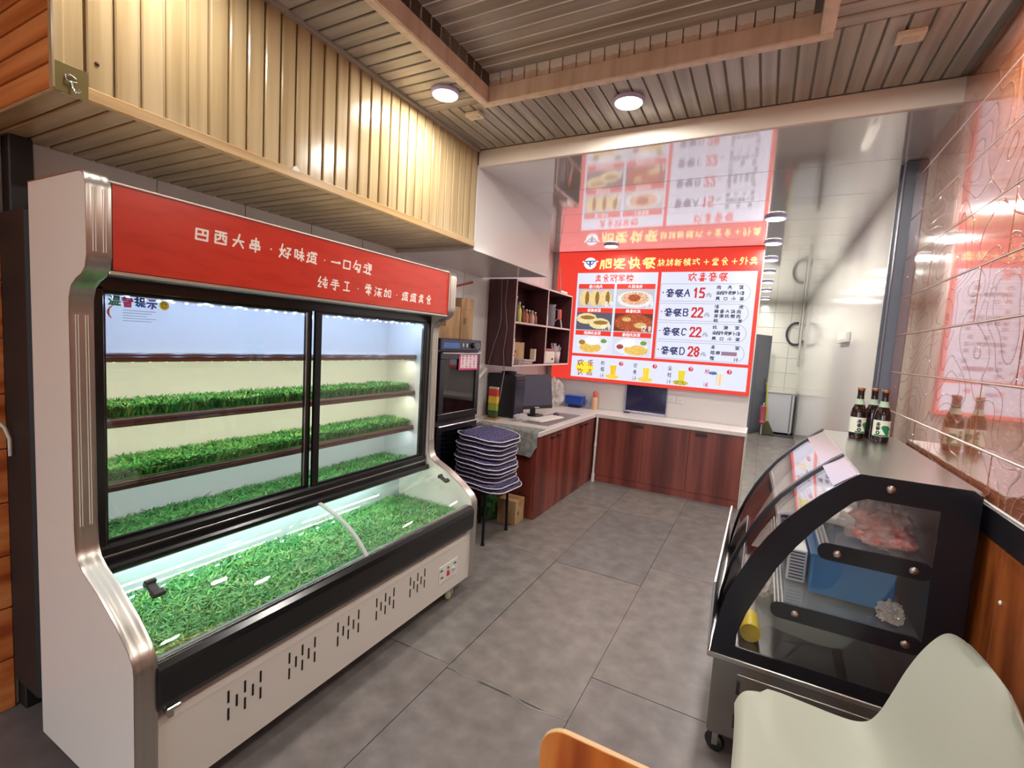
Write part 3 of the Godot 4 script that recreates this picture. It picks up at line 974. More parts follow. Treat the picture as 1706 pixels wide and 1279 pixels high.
func build_lamps() -> void:
	round_lamp("round ceiling lamp between the wood soffit and the raised recess", Vector3(-1.508, 2.7, -1.987), 0.062, 0.95, "main room ceiling lamps")
	round_lamp("round ceiling lamp before the white fascia, midway along the recess edge", Vector3(-0.70, 2.7, -2.373), 0.066, 1.3, "main room ceiling lamps")
	round_lamp("round ceiling lamp near the wood panel wall", Vector3(0.351, 2.7, -1.9), 0.066, 1.2, "main room ceiling lamps")
	for z in [-0.8, 0.4, 1.6]:
		round_lamp("round ceiling lamp beside the recess, towards the glazed entrance", Vector3(-1.508, 2.7, z), 0.066, 0.45, "lamps towards the entrance")
		round_lamp("round ceiling lamp beside the recess, towards the glazed entrance", Vector3(0.351, 2.7, z), 0.066, 0.45, "lamps towards the entrance")
	round_lamp("round ceiling lamp in the glossy rear ceiling above the counter corner", Vector3(-1.575, 2.6, -5.12), 0.07, 0.5, "rear ceiling lamps")
	for z in [-4.345, -5.28, -6.17, -7.06, -8.0, -9.0, -10.3]:
		round_lamp("round lamp in the row along the passage ceiling", Vector3(-0.03 + minf(0.0, (z + 5.0) * 0.013), 2.6, z), 0.07, 1.05, "lamps along the passage ceiling")

# ---------------------------------------------------------------- the display fridge
const SIDE := [[-2.02, 0.10], [-1.424, 0.10], [-1.42, 0.11], [-1.42, 0.53], [-1.424, 0.558], [-1.445, 0.590], [-1.516, 0.646], [-1.621, 0.708], [-1.70, 0.744], [-1.735, 0.768], [-1.752, 0.803], [-1.757, 0.87], [-1.762, 1.50], [-1.759, 1.548], [-1.745, 1.58], [-1.715, 1.60], [-1.68, 1.613], [-1.658, 1.632], [-1.648, 1.668], [-1.648, 1.85], [-1.653, 1.872], [-1.668, 1.885], [-1.69, 1.889], [-2.02, 1.889]]

func steel(key := "steel", c := Color(0.72, 0.7, 0.67), rough := 0.22) -> StandardMaterial3D:
	return plain(key, c, rough, 1.0)

func turf(label: String, x0: float, x1: float, y: float, count: int, tall: float, sd: int, cols: Array) -> void:
	var z0 := -2.29
	var z1 := -0.69
	var t := thing("turf_mat", label, "turf mat", Vector3((x0 + x1) / 2, y, (z0 + z1) / 2), "green artificial turf mats in the fridge")
	var st := new_st()
	span(st, x0, x1, y, y + 0.006, z0, z1)
	obj("mat_backing", st, plain("turf_backing", rgb(56, 140, 62), 0.9), t)
	# one tuft: a few bent blades
	var tuft := new_st()
	var rr := RandomNumberGenerator.new()
	rr.seed = sd
	for b in 5:
		var a := TAU * b / 5.0 + rr.randf() * 0.8
		var lean := 0.35 + rr.randf() * 0.75
		var dirv := Vector3(cos(a), 0, sin(a))
		var side := Vector3(-sin(a), 0, cos(a)) * 0.0033
		var p0 := Vector3.ZERO
		var p1 := dirv * lean * 0.35 + Vector3(0, 0.62, 0)
		var p2 := dirv * lean + Vector3(0, 0.95 - lean * 0.25, 0)
		p1 *= tall
		p2 *= tall
		for q in [[p0 - side, p0 + side, p1 + side * 0.9], [p0 - side, p1 + side * 0.9, p1 - side * 0.9], [p1 - side * 0.9, p1 + side * 0.9, p2]]:
			for v in q:
				tuft.add_vertex(v)
	var mm := MultiMesh.new()
	mm.transform_format = MultiMesh.TRANSFORM_3D
	mm.use_colors = true
	mm.mesh = mesh_of(tuft)
	mm.instance_count = count
	for i in count:
		var s := 0.75 + rr.randf() * 0.5
		var bs := Basis(Vector3.UP, rr.randf() * TAU).rotated(Vector3.RIGHT, (rr.randf() - 0.5) * 0.5).scaled(Vector3(s, s * (0.8 + rr.randf() * 0.4), s))
		mm.set_instance_transform(i, Transform3D(bs, Vector3(lerpf(x0 + 0.012, x1 - 0.012, rr.randf()), y + 0.005, lerpf(z0 + 0.012, z1 - 0.012, rr.randf()))))
		mm.set_instance_color(i, cols[rr.randi() % cols.size()])
	var o := MultiMeshInstance3D.new()
	o.name = "grass_blades"
	o.multimesh = mm
	var gm := plain("grass", Color.WHITE, 0.55)
	gm.vertex_color_use_as_albedo = true
	gm.backlight_enabled = true
	gm.backlight = Color(0.12, 0.2, 0.06)
	o.material_override = gm
	t.add_child(o)
	o.position = -t.position
	o.set_meta("kind", "stuff")

func led_strip(parent: Node3D, x: float, y: float, z0: float, z1: float, n: int, c: Color, dir: Vector3, energy: float, key: String, dots := 0) -> void:
	var st := new_st()
	span(st, x - 0.006, x + 0.006, y, y + 0.004, z0, z1)
	var strip := obj("led_strip", st, plain("led_tape", rgb(226, 226, 226), 0.5), parent)
	st = new_st()
	for i in n:
		var z := lerpf(z0, z1, (i + 0.5) / n)
		box(st, Vector3(x, y - 0.0025, z) + dir * 0.001, Vector3(0.007, 0.005, 0.009), 0.001)
	obj("led_lights", st, glow(key, c, 9.0), strip)
	if dots > 0:
		for i in dots:
			var l := OmniLight3D.new()
			l.name = numbered("led_point")
			l.light_color = c
			l.light_energy = energy * 0.5 / dots
			l.light_size = 0.004
			l.omni_range = 6.0
			l.omni_attenuation = 2.0
			l.shadow_enabled = true
			add_child(l)
			l.position = Vector3(x, y - 0.01, lerpf(z0, z1, (i + 0.5) / dots)) + dir * 0.003
		return
	area_lamp("led_light", Vector3(x, y - 0.008, (z0 + z1) / 2) + dir * 0.004, Vector2(0.012, absf(z1 - z0)), dir, c, energy)

func build_fridge() -> void:
	var f := thing("display_fridge", "large white food display fridge with red lettered header and green turf shelves", "fridge", Vector3(-1.75, 0, -1.49))
	var white := plain("fridge_white", rgb(224, 219, 208), 0.3)
	var liner := plain("fridge_liner", rgb(236, 238, 236), 0.35)
	var black := plain("fridge_black", rgb(22, 22, 24), 0.22)
	var st: SurfaceTool
	var poly := PackedVector2Array()
	for p in SIDE:
		poly.append(Vector2(p[0], p[1]))
	for e in [[-0.62, -0.675, "white side panel with curved outline"], [-2.305, -2.36, ""]]:
		st = new_st()
		prism(st, poly, e[0], e[1])
		var sp := obj("side_panel", st, white, f, false, e[2])
		# metal edge band that follows the front outline
		st = new_st(true)
		var rows: Array = []
		var off: Array = []
		var zs: Array = []
		for k in 12:
			zs.append(lerpf(e[0] + 0.001, e[1] - 0.001, k / 11.0))
		var bumps := [0.0022, 0.003, 0.003, 0.0022, 0.003, 0.003, 0.003, 0.003, 0.0022, 0.003, 0.003, 0.0022]
		for i in range(1, SIDE.size()):
			var p := Vector2(SIDE[i][0], SIDE[i][1])
			var a := Vector2(SIDE[i - 1][0], SIDE[i - 1][1])
			var b := Vector2(SIDE[min(i + 1, SIDE.size() - 1)][0], SIDE[min(i + 1, SIDE.size() - 1)][1])
			if i == 1:
				a = p - Vector2(0, 0.1)
			var d := (b - a).normalized()
			var nn := Vector2(d.y, -d.x)
			var row: Array = []
			var row2: Array = []
			for k in 12:
				var q: Vector2 = p + nn * bumps[k]
				row.append(Vector3(q.x, q.y, zs[k]))
				row2.append(Vector3(p.x - nn.x * 0.001, p.y - nn.y * 0.001, zs[k]))
			rows.append(row)
			off.append(row2)
		sheet(st, rows, off)
		obj("edge_band", st, steel("band_steel", Color(0.74, 0.72, 0.69), 0.33), sp, false, "brushed metal edge band")
		# pale lines on the straight stretches of the band
		for q in [[0.013, 1], [0.019, 1], [0.036, 1], [0.042, 1], [0.013, 0], [0.019, 0], [0.036, 0], [0.042, 0]]:
			st = new_st()
			var zl: float = e[0] - q[0]
			if q[1] == 1:
				span(st, -1.6455, -1.644, 1.675, 1.845, zl - 0.001, zl + 0.001)
			else:
				prism(st, PackedVector2Array([Vector2(-1.7545, 0.87), Vector2(-1.7530, 0.87), Vector2(-1.7580, 1.50), Vector2(-1.7595, 1.50)]), zl - 0.001, zl + 0.001)
			obj("band_line", st, plain("band_line", rgb(226, 214, 200), 0.3), sp)
	# carcass
	st = new_st()
	span(st, -2.16, -2.1, 0.12, 1.86, -2.305, -0.675)
	obj("back_panel", st, liner, f)
	for zz in [-2.302, -0.678]:
		st = new_st()
		span(st, -2.105, -1.815, 0.70, 1.65, zz - 0.003, zz + 0.003)
		obj("inner_side", st, liner, f)
	st = new_st()
	span(st, -2.385, -2.165, 0.12, 1.84, -2.30, -0.655, 0.01)
	obj("rear_housing", st, plain("housing_black", rgb(28, 26, 25), 0.6), f, false, "black rear housing")
	st = new_st()
	span(st, -2.1, -1.69, 1.645, 1.66, -2.305, -0.675)
	span(st, -2.1, -1.69, 1.862, 1.876, -2.305, -0.675)
	obj("top_panel", st, liner, f)
	# header
	st = new_st()
	span(st, -1.69, -1.66, 1.63, 1.872, -2.31, -0.67, 0.003)
	var hd := obj("header", st, plain("header_edge", rgb(176, 36, 28), 0.35), f, false, "red header board with white lettering")
	st = picture(Vector3(-1.659, 1.868, -0.68), Vector3(-1.659, 1.868, -2.305), Vector3(-1.659, 1.632, -2.305), Vector3(-1.659, 1.632, -0.68))
	obj("header_print", st, print_mat("fridge_sign", fridge_sign_image(), 0.25), hd)
	st = new_st()
	span(st, -1.695, -1.657, 1.871, 1.877, -2.31, -0.67, 0.002)
	obj("header_rim", st, plain("rim_pale", rgb(226, 206, 196), 0.4), hd)
	for zz in [-0.6795, -2.3075]:
		st = new_st()
		span(st, -1.663, -1.657, 1.63, 1.87, zz - 0.0035, zz + 0.0035)
		obj("header_edge_strip", st, black, hd)
	st = new_st()
	span(st, -1.80, -1.66, 1.618, 1.631, -2.305, -0.675, 0.002)
	obj("canopy_underside", st, steel("band_steel", Color(0.74, 0.72, 0.69), 0.33), f)
	# door frame and the two sliding doors
	st = new_st()
	span(st, -1.81, -1.772, 1.578, 1.62, -2.305, -0.675, 0.003)
	span(st, -1.81, -1.762, 0.70, 0.782, -2.305, -0.675, 0.008)
	span(st, -1.79, -1.735, 0.695, 0.726, -2.305, -0.675, 0.008)
	span(st, -1.81, -1.772, 0.775, 1.59, -0.706, -0.675, 0.003)
	span(st, -1.81, -1.772, 0.775, 1.59, -2.305, -2.262, 0.003)
	var fr := obj("door_frame", st, black, f)
	st = new_st()
	span(st, -1.764, -1.760, 0.745, 0.752, -2.30, -0.68, 0.001)
	obj("frame_line", st, steel(), fr)
	var clear := glass("clear_glass", Color(0.4, 0.5, 0.46), 0.008)
	for k in 2:
		var za: float = [-0.706, -1.478][k]
		var zb: float = [-1.474, -2.262][k]
		var xx: float = [-1.798, -1.782][k]
		st = new_st()
		span(st, xx - 0.007, xx + 0.007, 0.782, 1.578, za - 0.012, za, 0.002)
		span(st, xx - 0.007, xx + 0.007, 0.782, 1.578, zb, zb + (0.034 if k == 0 else 0.012), 0.002)
		if k == 1:
			span(st, xx - 0.007, xx + 0.009, 0.782, 1.578, za - 0.034, za, 0.002)
		span(st, xx - 0.006, xx + 0.006, 0.782, 0.792, zb, za, 0.002)
		span(st, xx - 0.006, xx + 0.006, 1.568, 1.578, zb, za, 0.002)
		var d := obj("sliding_door", st, black, f)
		st = new_st()
		span(st, xx - 0.002, xx + 0.002, 0.782, 1.578, zb + 0.005, za - 0.005)
		obj("pane", st, clear, d)
		if k == 0:
			st = new_st()
			span(st, xx + 0.006, xx + 0.009, 0.79, 1.57, -1.446, -1.441)
			obj("door_bead", st, steel(), d)
	# shelves with brown lips
	var lip := wood("shelf_lip", rgb(48, 24, 18), rgb(82, 42, 32), rgb(104, 58, 44), 81, "z", 2.0, 0.1, 0.3)
	var shelf_y := [1.368, 1.150, 0.935]
	for k in 3:
		st = new_st()
		span(st, -2.1, -1.88, shelf_y[k] - 0.008, shelf_y[k] + 0.006, -2.303, -0.677)
		var sh := obj("shelf", st, liner, f)
		st = new_st()
		span(st, -1.885, -1.868, shelf_y[k] - 0.016, shelf_y[k] + 0.014, -2.303, -0.677, 0.004)
		obj("shelf_lip", st, lip, sh, false, "brown front lip")
		st = new_st()
		span(st, -1.886, -1.8665, shelf_y[k] - 0.003, shelf_y[k] + 0.003, -2.303, -0.677, 0.002)
		obj("shelf_lip_line", st, black, sh)
		for z in [-2.28, -0.70]:
			st = new_st()
			span(st, -2.09, -1.88, shelf_y[k] - 0.022, shelf_y[k] - 0.008, z - 0.006, z + 0.006)
			obj("shelf_bracket", st, plain("bracket_black", rgb(30, 30, 30), 0.4), sh)
	# deck and well
	st = new_st()
	span(st, -2.1, -1.80, 0.685, 0.70, -2.305, -0.675)
	obj("deck", st, liner, f)
	st = new_st()
	span(st, -1.985, -1.97, 0.45, 0.69, -2.305, -0.675)
	span(st, -1.985, -1.455, 0.44, 0.452, -2.305, -0.675)
	span(st, -1.468, -1.455, 0.44, 0.53, -2.305, -0.675)
	obj("well_liner", st, plain("well_liner", rgb(206, 222, 232), 0.7), f)
	# curved lower glass
	var curve: Array = []
	for i in 13:
		var t := i / 12.0
		var a := Vector2(-1.745, 0.708)
		var c := Vector2(-1.52, 0.665)
		var b := Vector2(-1.432, 0.528)
		curve.append(a.lerp(c, t).lerp(c.lerp(b, t), t))
	for k in 2:
		st = new_st(true)
		var rows: Array = []
		var off: Array = []
		for p in curve:
			rows.append([Vector3(p.x, p.y, [-0.68, -1.495][k]), Vector3(p.x, p.y, [-1.485, -2.30][k])])
			off.append([Vector3(p.x - 0.002, p.y - 0.004, [-0.68, -1.495][k]), Vector3(p.x - 0.002, p.y - 0.004, [-1.485, -2.30][k])])
		sheet(st, rows, off)
		obj("curved_glass", st, clear, f)
	st = new_st(true)
	var rr: Array = []
	var ro: Array = []
	for p in curve:
		rr.append([Vector3(p.x + 0.003, p.y + 0.004, -1.482), Vector3(p.x + 0.003, p.y + 0.004, -1.498)])
		ro.append([Vector3(p.x - 0.004, p.y - 0.005, -1.482), Vector3(p.x - 0.004, p.y - 0.005, -1.498)])
	sheet(st, rr, ro)
	obj("glass_joint", st, plain("joint_grey", rgb(176, 182, 178), 0.35), f, false, "grey joint strip between the curved panes")
	# black rail, lower white front
	st = new_st()
	prism(st, PackedVector2Array([Vector2(-1.468, 0.40), Vector2(-1.425, 0.392), Vector2(-1.408, 0.402), Vector2(-1.402, 0.42), Vector2(-1.402, 0.50), Vector2(-1.408, 0.522), Vector2(-1.424, 0.534), Vector2(-1.445, 0.536), Vector2(-1.468, 0.53)]), -2.305, -0.675)
	obj("front_rail", st, black, f, false, "black front rail")
	st = new_st()
	span(st, -1.436, -1.43, 0.534, 0.539, -2.30, -0.68)
	obj("rail_line", st, steel(), f)
	st = new_st()
	prism(st, PackedVector2Array([Vector2(-1.47, 0.10), Vector2(-1.428, 0.10), Vector2(-1.428, 0.345), Vector2(-1.434, 0.358), Vector2(-1.452, 0.37), Vector2(-1.456, 0.40), Vector2(-1.47, 0.40)]), -2.305, -0.675)
	var lp := obj("lower_panel", st, plain("panel_white", rgb(220, 214, 204), 0.35), f)
	var slot := plain("slot_black", rgb(14, 13, 12), 0.6)
	for zc in [-0.94, -1.165, -1.39, -1.61, -1.84]:
		for col in 5:
			var zz: float = zc + 0.056 - col * 0.028
			for r in ([0.298, 0.238] if col % 2 == 0 else [0.268]):
				st = new_st()
				box(st, Vector3(-1.4275, r, zz), Vector3(0.003, 0.042, 0.007), 0.001)
				obj("vent_slot", st, slot, lp)
	st = new_st()
	box(st, Vector3(-1.4265, 0.222, -2.105), Vector3(0.004, 0.095, 0.17), 0.0015)
	var cp := obj("control_plate", st, plain("plate_white", rgb(232, 230, 224), 0.3), lp)
	st = new_st()
	box(st, Vector3(-1.423, 0.213, -2.10), Vector3(0.008, 0.03, 0.022), 0.002)
	obj("power_switch", st, plain("switch_red", rgb(210, 30, 30), 0.3), cp, false, "red rocker switch")
	st = new_st(true)
	lathe(st, [[0.0, 0.0], [0.012, 0.0], [0.011, 0.008], [0.0, 0.009]], Vector3(-1.4255, 0.218, -2.15), 14, Basis(Vector3.BACK, -PI / 2))
	obj("thermostat_knob", st, plain("knob_white", rgb(210, 214, 206), 0.3), cp)
	st = new_st(true)
	lathe(st, [[0.0, 0.0], [0.008, 0.0], [0.007, 0.005], [0.0, 0.006]], Vector3(-1.4255, 0.245, -2.10), 12, Basis(Vector3.BACK, -PI / 2))
	obj("indicator_button", st, plain("button_green", rgb(60, 150, 90), 0.3), cp, false, "green indicator button")
	for q in [[0.245, -2.04], [0.245, -2.165], [0.205, -2.045]]:
		st = new_st()
		box(st, Vector3(-1.4245, q[0], q[1]), Vector3(0.003, 0.01, 0.022), 0.001)
		obj("label_mark", st, plain("mark_dark", rgb(70, 74, 76), 0.5), cp)
	# latches on the glass, bracket under the rail, casters
	for q in [[-0.745, 0.652], [-2.235, 0.652]]:
		st = new_st()
		var bs := Basis(Vector3.BACK, -0.45)
		box(st, Vector3(-1.585, q[1] + 0.028, q[0]), Vector3(0.05, 0.012, 0.03), 0.004, bs)
		box(st, Vector3(-1.605, q[1] + 0.040, q[0]), Vector3(0.016, 0.022, 0.034), 0.004, bs)
		box(st, Vector3(-1.558, q[1] + 0.022, q[0]), Vector3(0.026, 0.016, 0.04), 0.005, bs)
		obj("glass_latch", st, plain("latch_dark", rgb(46, 46, 44), 0.35), f, false, "small dark latch on the curved glass")
	st = new_st()
	span(st, -1.425, -1.40, 0.385, 0.40, -0.73, -0.69, 0.003)
	span(st, -1.42, -1.41, 0.36, 0.39, -0.715, -0.70, 0.002)
	obj("rail_bracket", st, steel(), f)
	for q in [[-1.48, -2.2], [-1.48, -0.8], [-1.95, -2.2], [-1.95, -0.8]]:
		st = new_st(true)
		lathe(st, [[0.0, -0.014], [0.036, -0.014], [0.042, -0.008], [0.042, 0.008], [0.036, 0.014], [0.0, 0.014]], Vector3(q[0], 0.042, q[1]), 18, Basis(Vector3.BACK, PI / 2) * Basis(Vector3.RIGHT, 0.4))
		var ca := obj("caster", st, plain("caster_cream", rgb(198, 190, 160), 0.5), f)
		st = new_st()
		span(st, q[0] - 0.022, q[0] + 0.022, 0.084, 0.10, q[1] - 0.03, q[1] + 0.03, 0.002)
		span(st, q[0] - 0.022, q[0] - 0.018, 0.035, 0.09, q[1] - 0.012, q[1] + 0.012)
		span(st, q[0] + 0.018, q[0] + 0.022, 0.035, 0.09, q[1] - 0.012, q[1] + 0.012)
		obj("caster_fork", st, steel(), ca)
	# light strips
	led_strip(f, -1.86, 1.566, -2.26, -0.74, 34, Color(0.7, 0.82, 1.0), Vector3(-0.35, -0.94, 0).normalized(), 0.17, "led_cool", 12)
	led_strip(f, -1.895, 1.356, -2.28, -0.70, 30, Color(1.0, 0.97, 0.86), Vector3(-0.3, -0.95, 0).normalized(), 0.165, "led_warm")
	led_strip(f, -1.895, 1.138, -2.28, -0.70, 30, Color(1.0, 0.97, 0.86), Vector3(-0.3, -0.95, 0).normalized(), 0.165, "led_warm")
	led_strip(f, -1.895, 0.923, -2.28, -0.70, 30, Color(0.9, 0.96, 1.0), Vector3(-0.3, -0.95, 0).normalized(), 0.1, "led_cool2")
	led_strip(f, -1.86, 0.68, -2.10, -0.74, 40, Color(0.93, 0.99, 0.97), Vector3(0.35, -0.94, 0).normalized(), 0.2, "led_well", 16)
	# the notice on the glass
	st = picture(Vector3(-1.7945, 1.572, -0.722), Vector3(-1.7945, 1.572, -0.90), Vector3(-1.7945, 1.475, -0.90), Vector3(-1.7945, 1.475, -0.722))
	var nm := print_mat("glass_notice", notice_image(), 0.4)
	nm.transparency = BaseMaterial3D.TRANSPARENCY_ALPHA_SCISSOR
	nm.alpha_scissor_threshold = 0.5
	single("sticker", st, nm, "coloured notice sticker with a yellow smiley on the fridge glass", "sticker")
	# turf
	var green := [Color(0.03, 0.25, 0.045), Color(0.06, 0.36, 0.08), Color(0.15, 0.45, 0.10), Color(0.02, 0.17, 0.03), Color(0.28, 0.52, 0.17)]
	turf("artificial turf mat on the upper turfed fridge shelf", -2.095, -1.89, 1.157, 4200, 0.045, 101, green)
	turf("artificial turf mat on the middle turfed fridge shelf", -2.095, -1.89, 0.942, 4200, 0.045, 102, green)
	turf("artificial turf mat on the fridge deck below the shelves", -2.095, -1.82, 0.7005, 5500, 0.048, 103, green)
	turf("large artificial turf mat in the fridge well under the curved glass", -1.965, -1.475, 0.4525, 10500, 0.05, 104, green)

# ---------------------------------------------------------------- black cabinet beyond the fridge
func build_steriliser() -> void:
	var t := thing("steriliser_cabinet", "tall black two-door steriliser cabinet standing beyond the fridge", "cabinet", Vector3(-2.14, 0, -2.835))
	var black := plain("cab_black", rgb(24, 24, 30), 0.25)
	var st := new_st()
	span(st, -2.31, -2.285, 0.05, 1.49, -3.10, -2.57)
	span(st, -2.29, -1.92, 0.05, 1.49, -3.10, -3.08)
	span(st, -2.29, -1.92, 0.05, 1.49, -2.59, -2.57)
	span(st, -2.29, -1.92, 1.40, 1.49, -3.08, -2.59)
	span(st, -2.29, -1.92, 0.05, 0.08, -3.08, -2.59)
	span(st, -2.29, -1.92, 0.87, 0.90, -3.08, -2.59)
	var body := obj("body", st, black, t)
	st = new_st()
	for q in [[-2.27, -3.08], [-2.27, -2.6], [-1.95, -3.08], [-1.95, -2.6]]:
		span(st, q[0] - 0.015, q[0] + 0.015, 0.0, 0.05, q[1] - 0.015, q[1] + 0.015)
	obj("foot", st, black, t)
	st = new_st()
	span(st, -1.92, -1.90, 1.41, 1.49, -3.10, -2.57, 0.004)
	var cp := obj("control_panel", st, plain("panel_navy", rgb(40, 42, 62), 0.3), t, false, "dark control panel with a blue display")
	st = new_st()
	span(st, -1.901, -1.898, 1.425, 1.465, -2.80, -2.60, 0.001)
	obj("display", st, plain("display_blue", rgb(50, 96, 168), 0.25), cp, false, "blue display window")
	st = new_st()
	for q in [-2.845, -2.895]:
		box(st, Vector3(-1.898, 1.447, q), Vector3(0.008, 0.03, 0.016), 0.003)
	obj("rocker_switch", st, plain("switch_pale", rgb(196, 196, 204), 0.4), cp)
	st = new_st(true)
	lathe(st, [[0.0, 0.0], [0.022, 0.0], [0.019, 0.018], [0.0, 0.019]], Vector3(-1.90, 1.447, -2.975), 18, Basis(Vector3.BACK, -PI / 2))
	obj("knob", st, plain("knob_black", rgb(12, 12, 14), 0.3), cp)
	st = new_st(true)
	for k in 16:
		var a := TAU * k / 16.0
		var b := TAU * (k + 1) / 16.0
		tube(st, [Vector3(-1.899, 1.447 + sin(a) * 0.018, -3.05 + cos(a) * 0.018), Vector3(-1.899, 1.447 + sin(b) * 0.018, -3.05 + cos(b) * 0.018)], 0.0018, 5)
	obj("dial_mark", st, plain("switch_pale", rgb(196, 196, 204), 0.4), cp)
	var dark_glass := glass("smoked_glass", Color(0.05, 0.05, 0.07), 0.55)
	for k in 2:
		var y0: float = [0.905, 0.09][k]
		var y1: float = [1.395, 0.87][k]
		st = new_st()
		span(st, -1.92, -1.90, y0, y0 + 0.05, -3.095, -2.575, 0.003)
		span(st, -1.92, -1.90, y1 - 0.05, y1, -3.095, -2.575, 0.003)
		span(st, -1.92, -1.90, y0 + 0.05, y1 - 0.05, -3.095, -3.04, 0.003)
		span(st, -1.92, -1.90, y0 + 0.05, y1 - 0.05, -2.63, -2.575, 0.003)
		var d := obj("door", st, black, t)
		st = new_st()
		span(st, -1.915, -1.908, y0 + 0.05, y1 - 0.05, -3.04, -2.63)
		obj("pane", st, dark_glass, d)
		st = new_st()
		span(st, -1.90, -1.885, y1 - 0.012, y1, -3.09, -2.58, 0.004)
		obj("handle", st, steel("handle_steel", Color(0.78, 0.76, 0.78), 0.25), d, false, "long steel handle")
	for y in [1.17, 1.02, 0.62, 0.35]:
		st = new_st(true)
		for k in 9:
			var z := -3.06 + k * 0.055
			tube(st, [Vector3(-2.27, y, z), Vector3(-1.94, y, z)], 0.0025, 5)
		for x in [-2.27, -2.1, -1.94]:
			tube(st, [Vector3(x, y, -3.075), Vector3(x, y, -2.595)], 0.0035, 6)
		obj("wire_rack", st, steel(), t)
	t.position += Vector3(-0.08, 0, -0.12)
	st = picture(Vector3(-1.9785, 1.39, -2.92), Vector3(-1.9785, 1.388, -3.18), Vector3(-1.9785, 1.262, -3.18), Vector3(-1.9785, 1.266, -2.92))
	single("paper_notice", st, print_mat("cab_notice", small_notice_image(), 0.5), "pink and white paper notice on the black cabinet door", "notice")
	carton("cardboard_box", "flattened tall cardboard box standing on the black cabinet", Vector3(-2.18, 1.49, -3.08), Vector3(0.3, 0.31, 0.17), "kraft")
	carton("cardboard_box", "low cardboard box on the black cabinet beside the taller one", Vector3(-2.18, 1.49, -2.835), Vector3(0.3, 0.24, 0.30), "kraft")

func carton(called: String, label: String, at: Vector3, s: Vector3, key: String) -> Node3D:
	var t := thing(called, label, "box", at)
	var m := wood("carton_" + key, rgb(150, 118, 82), rgb(172, 138, 98), rgb(188, 154, 114), 91, "y", 1.2, 0.5, 0.8)
	var st := new_st()
	box(st, at + Vector3(0, s.y / 2, 0), s, 0.003)
	obj("carton", st, m, t)
	st = new_st()
	box(st, at + Vector3(0, s.y + 0.001, 0), Vector3(s.x * 0.98, 0.003, 0.045), 0.001)
	box(st, at + Vector3(s.x / 2 + 0.0008, s.y * 0.86, 0), Vector3(0.0025, s.y * 0.28, 0.045), 0.0008)
	obj("packing_tape", st, plain("tape_brown", rgb(176, 128, 76), 0.3), t)
	st = new_st()
	box(st, at + Vector3(s.x / 2 + 0.0006, s.y * 0.45, s.z * 0.2), Vector3(0.002, s.y * 0.16, s.z * 0.2), 0.0005)
	obj("print_mark", st, plain("carton_ink", rgb(120, 88, 60), 0.8), t)
	return t

